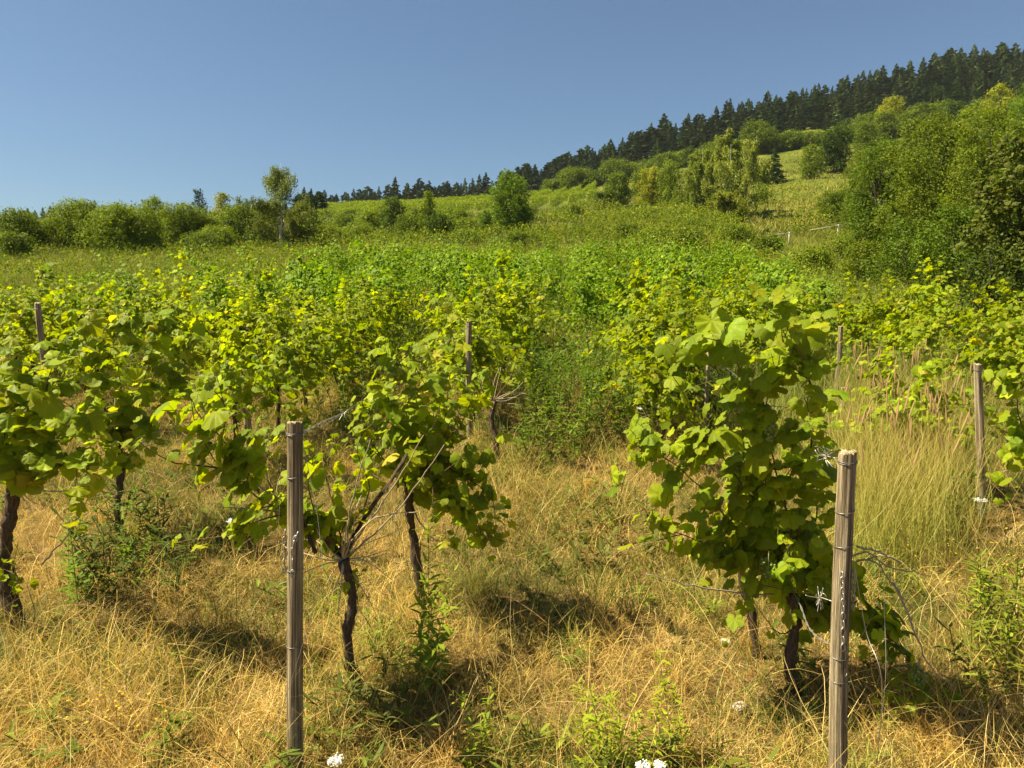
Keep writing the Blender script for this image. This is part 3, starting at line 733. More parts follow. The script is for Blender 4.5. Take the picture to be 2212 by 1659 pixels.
# ------------------------------------------------------------------ posts, chains and wires
def post(px_top, py_top, Y, lean, r, label, group, seed, crack=True, bottom=None, loops=(), n=44):
    rng = np.random.default_rng(seed)
    top = at(px_top, py_top, Y); x0 = top[0] + lean * 1.6; g = ground(x0, Y); H = top[2] - g + .25
    root = np.array([x0, Y, g - .25]); m = 46
    t = np.linspace(0, 1, m); axis = np.stack([-(lean * 1.6) * t + .006 * np.sin(t * 5 + seed), .01 * np.sin(t * 4), t * H], 1)
    th = np.linspace(0, 2 * math.pi, n, endpoint=False)
    rad = r * (1.06 - .10 * t)[:, None] * (1 + .035 * vnoise(th[None, :] * 1.2 + 0 * t[:, None], t[:, None] * 6 * H + 0 * th[None, :], seed) + .022 * rng.normal(size=(1, n)) + .05 * (fbm(th[None, :] * 6 + 0 * t[:, None], t[:, None] * 2.2 + 0 * th[None, :], seed + 3, 3) - .5) - .05 * (vnoise(th[None, :] * 9 + 0 * t[:, None], t[:, None] * 1.6 + 0 * th[None, :], seed + 9) > .86))
    if crack:
        ca = -math.pi / 2 + .35 + .25 * np.sin(t * 6 + seed)
        d = np.abs((th[None, :] - ca[:, None] + math.pi) % (2 * math.pi) - math.pi)
        rad = rad - r * .30 * np.clip(1 - d / .16, 0, 1) * (np.sin(t * 9 + seed) > -.35)[:, None]
    V = axis[:, None, :] + rad[..., None] * np.stack([np.cos(th), np.sin(th), 0 * th], -1)[None]
    uu = np.stack([np.tile(np.cos(th), m), np.tile(np.sin(th), m), np.repeat(t * H, n) + seed * 3.1], 1)
    f = []
    for i in range(m - 1):
        for k in range(n):
            p, q = i * n + k, i * n + (k + 1) % n
            f += [(p, q, q + n), (p, q + n, p + n)]
    V = V.reshape(-1, 3); col = np.ones((len(V), 3))
    V[-n:, 2] += rng.normal(0, .003, n) + .006 * np.sin(th + seed)
    mb = MB(); mb.add(V, f, col, uu)
    # chamfered cut top
    ring = axis[-1] + (V[-n:] - axis[-1]) * [.90, .90, 1] + [0, 0, .006]
    inner = ring * 1.0; cv = np.vstack([V[-n:], ring, [axis[-1] + [0, 0, .008]]])
    cf = []
    for k in range(n):
        q = (k + 1) % n; cf += [(k, q, n + q), (k, n + q, n + k), (n + k, n + q, 2 * n)]
    mb.add(cv, cf, np.vstack([np.ones((n, 3)), np.full((n + 1, 3), 1.9)]), np.column_stack([cv[:, :2] * 20, np.full(len(cv), 3.3)]))
    o = mb.build('wooden_post', M['post'], None, True, root)
    tag(o, label, 'wooden post', group)
    def around(py):        # height on the post for a picture row
        return at(px_top, py, Y)[2] - root[2]
    def centre(h): return np.array([np.interp(h, axis[:, 2], axis[:, 0]), np.interp(h, axis[:, 2], axis[:, 1]), h])
    for py, tilt, turns in loops:
        h = around(py); a = np.linspace(0, 2 * math.pi * turns, int(28 * turns)); c = centre(h)
        P = c + np.stack([np.cos(a) * r * 1.07, np.sin(a) * r * 1.07, .006 * np.sin(a * 1.0 + tilt) + a * .0012], 1)
        w_ = MB(); w_.tube(P, .0016, 5, (.25, .24, .22)); w_.build('wire_loop', M['steel'], o)
    return o, root, around, centre

def chain(post_o, path, link_len=.036, r=.0034):
    P = np.asarray(path, float); Lg = np.linalg.norm(np.diff(P, axis=0), axis=1).sum(); n = max(3, int(Lg / (link_len * .78)))
    Q = smooth_path(P, n); mb = MB(); a = np.linspace(0, 2 * math.pi, 15)
    for i in range(n):
        d = nrm(Q[min(i + 1, n - 1)] - Q[max(i - 1, 0)]); ref = np.array([0, 1.0, 0]) if i % 2 else np.array([1.0, 0.2, 0])
        s = nrm(np.cross(d, ref))
        ring = Q[i] + np.cos(a)[:, None] * d * link_len * .5 + np.sin(a)[:, None] * s * link_len * .24
        mb.tube(ring, r, 5, (.40, .39, .37), cap=False)
    return mb.build('chain', M['steel'], post_o)

YL = 3.55; YR = 3.35
pL, rL, aL, cL = post(635, 914, YL, -.03, .0365, 'grey wooden post left of centre in the foreground, with a rusty chain', 'vineyard posts', 3, loops=[(938, 0, 2), (1030, 1, 1), (1233, 2, 1.3), (1395, .5, 1)])
chain(pL, [cL(aL(1150)) + [.020, -.045, 0], cL(aL(1175)) + [.004, -.050, 0], cL(aL(1232)) + [.002, -.050, 0]])
chain(pL, [cL(aL(1150)) + [-.045, -.01, 0], cL(aL(1190)) + [-.050, -.012, 0], cL(aL(1228)) + [-.048, -.012, 0]])
pR, rR, aR, cR = post(1828, 978, YR, .025, .0385, 'thicker grey wooden post in the right foreground, with a long hanging chain', 'vineyard posts', 8, loops=[(1000, 0, 2.2), (1105, 1, 1.2), (1180, 2, 1), (1470, .5, 1), (1420, 0, 1)])
chain(pR, [cR(aR(1235)) + [-.02, -.05, 0], cR(aR(1300)) + [-.012, -.052, 0], cR(aR(1390)) + [-.005, -.05, 0]])
chain(pR, [cR(aR(1240)) + [.047, -.01, 0], cR(aR(1270)) + [.050, -.012, 0], cR(aR(1310)) + [.050, -.012, 0]])
mb = MB()
for s in (-1, 1):   # staples
    mb.tube(np.array([cR(aR(1430 + s * 25)) + [.01, -.044, 0], cR(aR(1430 + s * 25)) + [.012, -.05, .012], cR(aR(1430 + s * 25)) + [.018, -.044, .02]]), .0018, 5, (.4, .39, .37))
mb.build('staple', M['steel'], pR)
for args in [
    (83, 655, 9.0, .03, .034, 'slim wooden post near the left edge, rising over the leaves', 31),
    (528, 800, 8.4, .02, .038, 'dark wooden post half hidden in leaves above the left foreground post', 32),
    (1013, 691, 9.6, .0, .036, 'pale wooden post left of the green weeds in the lane', 33),
    (1530, 745, 9.0, .0, .022, 'thin grey stake just left of the tallest grapevine', 34),
    (1815, 706, 11.0, .0, .034, 'small pale wooden post above the right foreground post', 35),
    (1822, 838, 9.4, -.01, .030, 'short wooden post standing between the right foreground post and a paler one behind', 36),
    (2112, 787, 6.95, .10, .037, 'leaning pale wooden post in the tall grass at the right', 37)]:
    o, *_ = post(args[0], args[1], args[2], args[3], args[4], args[5], 'vineyard posts', args[6], loops=[(args[1] + 12, 0, 1.5)], n=16)

def wire(name, pts, r, label, sag=0.0, col=(.45, .44, .42), group='wires of the vine trellis', wob=0.0, twist=0):
    rng = np.random.default_rng(abs(hash(label)) % 1000 if False else len(label) * 7)
    P = smooth_path(pts, 40); t = np.linspace(0, 1, 40)
    P[:, 2] -= sag * 4 * t * (1 - t); P += rng.normal(0, wob, P.shape)
    o0 = P[0].copy(); mb = MB(); mb.tube(P - o0, r, 5, col)
    if twist:
        Q = P - o0; a = t * twist
        mb.tube(Q + np.stack([np.cos(a), 0 * a, np.sin(a)], 1) * r * 2.4, r, 5, col)
        mb.tube(Q - np.stack([np.cos(a), 0 * a, np.sin(a)], 1) * r * 2.4, r, 5, col)
    o = mb.build(name, M['steel'], None, True, o0)
    return tag(o, label, 'wire', group)
def tuft_of_wire(mb, c, rng, n=9, s=.035):
    for _ in range(n):
        p = free_shoot(rng, c, rng.normal(0, 1, 3), s * rng.uniform(1, 2.4), rng.normal(0, .3), .008)
        mb.tube(p, .0016, 4, (.55, .53, .5))
tL = cL(aL(938)) + rL; tR = cR(aR(1000)) + rR; tR2 = cR(aR(1400)) + rR
wire('trellis_wire', [tL, at(700, 905, 4.4), at(745, 885, 5.4), at(1013, 705, 9.6)], .0015, 'taut wire from the top of the left foreground post up the row', .02)
wire('trellis_wire', [tL + [0, 0, -.02], at(690, 915, 4.2), at(740, 893, 5.2)], .0018, 'twisted wire end knotted beside the top of the left foreground post', twist=26)
wire('anchor_wire', [tL + [.03, 0, 0], at(690, 1150, 3.45), at(680, 1300, 3.4), on_ground(570, 1650) + [0, -.1, -.05]], .0011, 'thin guy wire slanting down from the left foreground post to the ground')
wire('anchor_wire', [at(607, 1000, 3.6), at(600, 1150, 3.6), at(575, 1330, 3.6)], .0009, 'fine loose wire hanging left of the left foreground post')
wire('trellis_wire', [tR, at(1780, 960, 4.0), at(1700, 900, 6.0), at(1530, 760, 9.0)], .0015, 'taut wire from the top of the right foreground post up the row', .02)
wire('anchor_wire', [cR(aR(1180)) + rR + [.03, -.02, 0], at(1870, 1360, 3.3), at(1905, 1480, 3.2), on_ground(1890, 1690) + [0, 0, -.05]], .0016, 'guy wire slanting from the right foreground post down to the right')
wire('anchor_wire', [at(1910, 1300, 3.7), at(1912, 1480, 3.6), on_ground(1885, 1655) + [0, 0, -.05]], .0016, 'grey wire hanging straight down right of the right foreground post')
wire('trellis_wire', [tR2 + [-.03, 0, 0], at(1750, 1360, 3.6), at(1720, 1290, 4.0), at(1660, 1200, 4.4)], .0017, 'twisted double wire from the right foreground post to the largest grapevine', twist=40)
rngw = np.random.default_rng(4)
for c, lab in ((at(1785, 985, 3.5), 'frayed tangle of pale wire beside the top of the right foreground post'), (at(1772, 1290, 3.6), 'frayed tangle of pale wire at middle height of the right foreground post')):
    mb = MB(); tuft_of_wire(mb, np.zeros(3), rngw, 14); mb.tube(np.array([[0, 0, 0], [.05, -.03, -.01], [.09, -.10, -.02]]), .0022, 5, (.5, .49, .46))
    tag(mb.build('wire_tangle', M['steel'], None, True, c), lab, 'wire', 'frayed wire ends')
mb = MB(); tuft_of_wire(mb, np.zeros(3), rngw, 8, .03)
tag(mb.build('wire_tangle', M['steel'], None, True, at(742, 893, 5.2)), 'frayed wire knot on the wire right of the left foreground post', 'wire', 'frayed wire ends')

# ------------------------------------------------------------------ grass
def blades(mb, rng, x, y, h, wd, col, lean=.5, seg=3, matted=0.0, tipcol=None, z0=0.0):
    """curved blades at x, y (arrays) as ribbons"""
    K = len(x); z = ground(x, y) + z0
    a = rng.uniform(0, 6.283, K); bend = rng.uniform(.1, 1.0, K) * lean
    d = np.stack([np.cos(a), np.sin(a), 0 * a], 1); fa = rng.uniform(0, 6.283, K)
    sd = np.stack([np.cos(fa), np.sin(fa), 0 * a], 1)
    start_tilt = rng.uniform(0, 1, K) * matted
    V = []; c = []; u = []
    for i in range(seg + 1):
        t = i / seg
        ang = start_tilt + bend * t * 1.4
        # integrate roughly
        hx = np.sin(ang) * h * t; hz = np.cos(ang) * h * t
        curl = .06 * np.sin(t * 5 + a * 3)[:, None] * sd * h[:, None]
        P = np.stack([x, y, z], 1) + d * hx[:, None] + np.array([0, 0, 1]) * hz[:, None] + curl
        ww = wd * (1 - t * .75)
        if i < seg: V += [P - sd * ww[:, None], P + sd * ww[:, None]]
        else: V += [P]
        cc = col if tipcol is None else col * (1 - t) + tipcol * t
        c += [cc, cc] if i < seg else [cc]
    V = np.stack(V, 1); c = np.stack(c, 1); m = V.shape[1]
    f = []
    for i in range(seg - 1): b = i * 2; f += [(b, b + 1, b + 3), (b, b + 3, b + 2)]
    b = (seg - 1) * 2; f += [(b, b + 1, b + 2)]
    f = np.array(f); Fs = f[None] + (np.arange(K) * m)[:, None, None]
    mb.add(V.reshape(-1, 3), Fs.reshape(-1, 3), c.reshape(-1, 3))

def sample(rng, n, y0, y1, power=1.0, umax=.74, extra=.6):
    y = y0 + (y1 - y0) * rng.random(n) ** power
    x = rng.uniform(-1, 1, n) * (umax * y + extra)
    return x, y

STRAW = np.array([[.61, .44, .14], [.50, .33, .09], [.72, .55, .23], [.38, .235, .07], [.57, .41, .105], [.42, .37, .08]])
GREENS = np.array([[.13, .17, .022], [.09, .13, .02], [.18, .20, .03], [.07, .11, .02]])
def straw_cols(rng, x, y, greenness=0.0):
    K = len(x); c = STRAW[rng.integers(len(STRAW), size=K)] * rng.lognormal(0, .2, (K, 1))
    patch = fbm(x * .8, y * .8, 3, 3); q = fbm(x * 1.1 + 4, y * 1.1, 61)[:, None]
    c = c * (0.62 + .7 * fbm(x * 1.7 + 9, y * 1.7, 8)[:, None]) * (np.array([1, 1, 1]) * (1 - np.clip((q - .5) * 4, 0, 1)) + np.array([.88, 1.0, .8]) * np.clip((q - .5) * 4, 0, 1))
    g = rng.random(K) < np.clip((patch - .50) * 3.2 + greenness, 0.06, .95)
    c[g] = GREENS[rng.integers(len(GREENS), size=g.sum())] * rng.lognormal(0, .2, (g.sum(), 1))
    return c

rngg = np.random.default_rng(21)
mb = MB()
x, y = sample(rngg, 190000, 2.3, 13.5, 1.15)                              # matted dry thatch
blades(mb, rngg, x, y, rngg.uniform(.06, .24, len(x)), rngg.uniform(.0008, .0022, len(x)), straw_cols(rngg, x, y), 1.2, 3, 1.35)
x, y = sample(rngg, 70000, 2.3, 14, 1.1)                                # standing dry grass, clumped
hm = fbm(x * 1.3, y * 1.3, 14); k = hm > .40; x, y, hm = x[k], y[k], hm[k]
blades(mb, rngg, x, y, rngg.uniform(.15, .50, len(x)) * (.5 + (hm - .4) * 3.2), rngg.uniform(.0012, .0024, len(x)), straw_cols(rngg, x, y), 1.1, 4, .45)
for _ in range(200):                                                     # tussocks, each fanning out from its own foot
    Y_ = 2.5 + 10 * rngg.random(); X_ = rngg.uniform(-1, 1) * (.72 * Y_ + .4); K_ = rngg.integers(60, 190); hh = rngg.uniform(.15, .42)
    x, y = X_ + rngg.normal(0, .05, K_), Y_ + rngg.normal(0, .05, K_)
    cc = STRAW[rngg.integers(6)] * rngg.uniform(.7, 1.2) if rngg.random() < .62 else GREENS[rngg.integers(4)] * rngg.uniform(.9, 1.6)
    blades(mb, rngg, x, y, hh * rngg.uniform(.5, 1.2, K_), rngg.uniform(.0012, .0028, K_), cc * rngg.lognormal(0, .2, (K_, 1)), 1.5, 5, .4)
tag(mb.build('dry_grass', M['grass'], None, False), 'straw-coloured dry grass covering the vineyard floor', 'grass', kind='stuff')

mb = MB()                                                                # tall thin stems with seed heads
x, y = sample(rngg, 6000, 2.6, 13, 1.0)
blades(mb, rngg, x, y, rngg.uniform(.4, .85, len(x)), rngg.uniform(.0010, .0022, len(x)), STRAW[rngg.integers(3, size=len(x))] * rngg.uniform(.9, 1.4, (len(x), 1)), .75, 6, .7)
x, y = rngg.uniform(2.6, 5.2, 10500), rngg.uniform(5.8, 9.5, 10500)        # tall reed grass by the leaning post
k = (np.abs(x / y - .515) < .075 + .02 * rngg.normal(size=len(x)))
x, y = x[k], y[k]
g = np.array([.24, .30, .045]) * rngg.lognormal(0, .2, (len(x), 1)); tp = g * .25 + STRAW[rngg.integers(3, size=len(x))] * .75
blades(mb, rngg, x, y, rngg.uniform(.6, 1.25, len(x)), rngg.uniform(.0014, .0030, len(x)), g, .30, 5, .12, tp)
x2, y2 = rngg.uniform(2.6, 6.4, 3500), rngg.uniform(8, 12, 3500)
blades(mb, rngg, x2, y2, rngg.uniform(.6, 1.2, len(x2)), rngg.uniform(.002, .004, len(x2)), np.tile([.22, .26, .05], (len(x2), 1)) * rngg.lognormal(0, .2, (len(x2), 1)), .35, 4, .15)
# plumes
kx = rngg.choice(len(x), 110, replace=False)
P = np.stack([x[kx], y[kx], ground(x[kx], y[kx]) + rngg.uniform(.75, 1.15, len(kx))], 1)
for p in P:
    q = p + np.cumsum(np.tile([rngg.normal(0, .008), 0, .035], (6, 1)), 0)
    mb.tube(q, [.003, .007, .009, .008, .005, .002], 4, (.42, .28, .13), False)
tag(mb.build('tall_grass', M['grass'], None, False), 'tall thin grass stems with straw-coloured tips standing between the vines', 'grass', kind='stuff')

mb = MB()                                                                # green ground cover and grass under the vines and further up
x, y = sample(rngg, 80000, 2.6, 14, 1.0)
d = np.abs(((x + 1.25 - .07 * y) / 2.35 + .5) % 1 - .5) * 2.35
k = (fbm(x * 1.1, y * 1.1, 31) > .54) | ((d < .4) & (rngg.random(len(x)) < .35)); x, y = x[k], y[k]
blades(mb, rngg, x, y, rngg.uniform(.10, .40, len(x)), rngg.uniform(.0018, .0045, len(x)), GREENS[rngg.integers(4, size=len(x))] * rngg.lognormal(0, .25, (len(x), 1)), .9, 3, .6)
tag(mb.build('green_grass', M['grass'], None, False), 'green tufts of grass mixed into the dry grass', 'grass', kind='stuff')

mb = MB()                                                                # weedy tall meadow between vines, 13 m and further
x, y = sample(rngg, 95000, 12.5, 62, 1.25, .72, 1)
h = rngg.uniform(.35, .95, len(x)) * (.6 + .8 * fbm(x * .35, y * .35, 77))
pal = np.array([[.19, .22, .02], [.14, .18, .018], [.23, .23, .03], [.27, .22, .05], [.11, .14, .017]])
c = pal[rngg.integers(5, size=len(x))] * rngg.lognormal(0, .25, (len(x), 1)) * (.75 + .5 * fbm(x * .2, y * .2, 78)[:, None])
blades(mb, rngg, x, y, h, .0012 + rngg.uniform(.15, .35, len(x)) * y * .0009, c, .7, 3, .4)
tag(mb.build('meadow_grass', M['grass'], None, False), 'tall green and olive meadow grass between the far vines and beyond them', 'grass', kind='stuff')

mb = MB()                                                                # far slope grass
x, y = sample(rngg, 70000, 60, 215, 1.1, .72, 1)
xs = rngg.uniform(-46, 24, 2600); x, y = np.concatenate([x, xs]), np.concatenate([y, 142 + 3 * np.sin(xs * .06) + rngg.uniform(0, 5, len(xs))])
k = ~((y > 146) & (y < 203) & (x / y < .12) & (x / y > -.3)); x, y = x[k], y[k]
h = rngg.uniform(.4, 1.0, len(x)) * (.6 + .8 * fbm(x * .1, y * .1, 79))
pal = np.array([[.15, .17, .02], [.12, .15, .02], [.17, .18, .025], [.24, .20, .05], [.10, .13, .02]])
warm = np.where((x / y > .27) & (x / y < .46) & (y > 68), 1.0, 0.0)[:, None]
c = (pal[rngg.integers(5, size=len(x))] * (1 - warm * .5) + warm * .5 * np.array([.30, .25, .055])) * rngg.lognormal(0, .22, (len(x), 1)) * (.7 + .6 * fbm(x * .06, y * .06, 80)[:, None])
blades(mb, rngg, x, y, h, rngg.uniform(.03, .10, len(x)), c, .8, 2, .5)
tag(mb.build('hillside_grass', M['grass'], None, False), 'olive and straw coloured grass on the hillside meadow', 'grass', kind='stuff')

# ------------------------------------------------------------------ leafy clumps as undergrowth
def clump_leaves(mb, rng, P, spread, per, size, col, up=.5, level='oval', jit=.2):
    K = len(P); Q = np.repeat(P, per, 0) + rng.normal(0, 1, (K * per, 3)) * np.repeat(spread, per)[:, None] * [1, 1, .7]
    n = nrm(rng.normal(0, .8, Q.shape) + [0, 0, up]); tip = rng.normal(0, 1, Q.shape)
    c = np.repeat(col, per, 0) * rng.lognormal(0, jit, (len(Q), 1))
    add_leaves(mb, level, Q, n, tip, size * rng.uniform(.6, 1.4, len(Q)), c, rng)

rngu = np.random.default_rng(5)
mb = MB()
x, y = sample(rngu, 15000, 13, 48, 1.25, .70, 1)
hh = (fbm(x * .4, y * .4, 41) - .35) * 1.6
k = hh > 0; x, y, hh = x[k], y[k], hh[k]
P = np.stack([x, y, ground(x, y) + rngu.uniform(.05, 1, len(x)) * hh * 1.35 + .1], 1)
pal = np.array([[.11, .175, .014], [.15, .21, .017], [.19, .24, .018], [.08, .14, .013]])
clump_leaves(mb, rngu, P, np.full(len(P), .16), 7, .085, pal[rngu.integers(4, size=len(P))])
tag(mb.build('undergrowth', M['leaf'], None, False), 'green leafy weeds overgrowing the far end of the vineyard', 'undergrowth', kind='stuff')
mb = MB()
x, y = sample(rngu, 74000, 38, 150, .9, .72, 1)
def scrub_h(x, y):
    u = x / y; a = np.clip(fbm(x * .10, y * .07, 43) - .40, 0, 1) * 3.6 * np.interp(u, [-.30, -.24, -.20, .03, .08], [.25, .8, .5, .5, 1])
    b = np.clip(1 - 2.1 * np.abs(fbm(x * .33, y * .25, 47, 2) - .5) * 2, 0, 1) ** .6
    return a * (.35 + 1.4 * b) + .35 * fbm(x * .9, y * .7, 48)
f_ = scrub_h(x, y)
k = (f_ > .28) & ~((y > 66) & (x / y > .29) & (x / y < .45) & (rngu.random(len(x)) < .93)) & ~((y > 128) & (x / y < .13) & (x / y > -.30)); x, y, f_ = x[k], y[k], f_[k]
P = np.stack([x, y, ground(x, y) + f_ * (1 - .6 * rngu.random(len(x)) ** 2)], 1)
pal = np.array([[.135, .175, .013], [.165, .20, .015], [.10, .14, .011], [.175, .19, .017]])
col_ = pal[(fbm(x * .16, y * .11, 46) * 11).astype(int) % 4]
for a_, b_ in ((38, 62), (62, 90), (90, 151)):
    kk = (y >= a_) & (y < b_); clump_leaves(mb, rngu, P[kk], np.full(kk.sum(), .004 * a_ + .05), 5, .0027 * (a_ + 8), col_[kk])
tag(mb.build('brushwood', M['leaf'], None, False), 'low olive green scrub covering the slope below the forest', 'scrub', kind='stuff')

# ------------------------------------------------------------------ trees and bushes
def limbs(tr, rng, H, r, tips, th=.25, bark=(.10, .08, .06)):
    top = np.array([rng.normal(0, .03 * H), rng.normal(0, .03 * H), H * .8])
    path = smooth_path([(0, 0, -.3), (rng.normal(0, .02 * H), 0, H * .3), top * [.6, .6, .75], top], 12)
    tr.tube(path, np.linspace(r, r * .25, 12), 7, bark, True, .05, rng)
    for q in tips:
        i = int(np.clip((q[2] / H) * 8, 2, 9)); s = path[i]
        mid = (s + q) / 2 + [0, 0, .06 * H]
        p = smooth_path([s, mid, q], 6)
        tr.tube(p, np.linspace(r * .4, r * .08, 6), 4, bark, False)

def leafy(name, x, Y, top_py, wpx, tint, label, cat, group=None, leaf=.16, dens=1.0, trunk_h=.12, shape='round', seed=0, base_drop=0.0, split=.18, level='oval', hmul=1.0, wmul=.86):
    rng = np.random.default_rng(seed * 13 + int(x))
    g = at(x, 500, Y)[0]; base = gpt(g, Y); H = max(2.5 if Y > 100 else 1.2, at(x, top_py, Y)[2] - base[2]) * hmul; W = wpx / F * Y * wmul
    root = empty(name, base, label, cat, group)
    tr, fo = MB(), MB()
    nl = 30 if H > 5 else (20 if H > 3 else 13); lobes = []
    z0 = H * trunk_h
    for i in range(nl):
        t = (i + .5) / nl; zz = z0 + (H - z0) * t
        if shape == 'round': prof = math.sqrt(max(0.05, 1 - (2 * t - .85) ** 2 * .75))
        elif shape == 'ovoid': prof = math.sin(math.pi * min(1, (t * .86 + .12))) ** .7
        elif shape == 'cone': prof = (1 - t) ** .8 * .95 + .08
        else: prof = 1 - .25 * t
        a = i * 2.4 + rng.uniform(-.5, .5); rr = W * .5 * prof * rng.uniform(.3, .8)
        lr = W * (.15 + .10 * rng.random()) * (.55 + .5 * prof) * (.86 if nl > 20 else 1.05)
        zc = min(zz, H - lr * .8); zc = max(zc, lr * .4)
        lobes.append((np.array([math.cos(a) * rr, math.sin(a) * rr, zc]), lr))
    lobes.append((np.array([0, 0, z0 + (H - z0) * .45]), W * .28))
    limbs(tr, rng, H, max(.035, W * .022), [l[0] for l in lobes[:-1]])
    leaf = leaf * .78
    area = sum(l[1] ** 2 for l in lobes) * 12.5
    K = int(np.clip(area / (leaf ** 2) * 1.05 * dens, 900, 60000))
    pr = np.array([l[1] ** 2 for l in lobes]); pr = pr / pr.sum(); idx = rng.choice(len(lobes), K, p=pr)
    cen = np.array([l[0] for l in lobes])[idx]; rad = np.array([l[1] for l in lobes])[idx]
    d = nrm(rng.normal(0, 1, (K, 3))); rr = rad * (rng.uniform(.35, 1, K) ** .55)
    bump = fbm(d[:, 0] * 2.6 + idx * 7.3, d[:, 1] * 2.6 + d[:, 2] * 3.1, 3) # sprays stick out of the outline
    rr = rr * (.66 + .66 * bump)
    P = cen + d * rr[:, None] * [1, 1, .85]; P[:, 2] = np.maximum(P[:, 2], .03)
    sc_ = 7.0 / W
    hole = fbm(P[:, 0] * sc_ + P[:, 2] * sc_ * .6 + seed, P[:, 1] * sc_ - P[:, 2] * sc_ * .8, seed + 5) > (.40 if x > 1800 else .30)
    P, d, rad = P[hole], d[hole], rad[hole]; K = len(P)
    # a quarter of the leaves sit in sprays along the outline
    ks = int(K * .3); j = rng.integers(K, size=ks // 6)
    P2 = np.repeat(P[j] + d[j] * (.10 * rad[j])[:, None], 6, 0) + rng.normal(0, leaf * .9, (len(j) * 6, 3)); d2 = np.repeat(d[j], 6, 0)
    P = np.vstack([P, P2]); d = np.vstack([d, d2])
    n = nrm(d * .55 + rng.normal(0, .55, P.shape) + [0, 0, .45]); tip = rng.normal(0, 1, P.shape) + d * .7 + [0, 0, -.2]
    c = np.array(tint)[None] * rng.lognormal(0, .15, (len(P), 1)) * (1 + rng.normal(0, .05, (len(P), 3)))
    cl = .78 + .45 * fbm(P[:, 0] / W * 5 + 3, P[:, 2] / H * 5 + P[:, 1] / W * 3, seed + 2)      # clumps of younger, paler leaves
    c = np.clip(c * cl[:, None], .004, .8)
    add_leaves(fo, level, P, n, tip, leaf * rng.uniform(.6, 1.35, len(P)), c, rng)
    tr.build('trunk', M['tree_bark'], root); fo.build('crown' if H > 3.5 else 'foliage', M['leaf'], root, False)
    return root

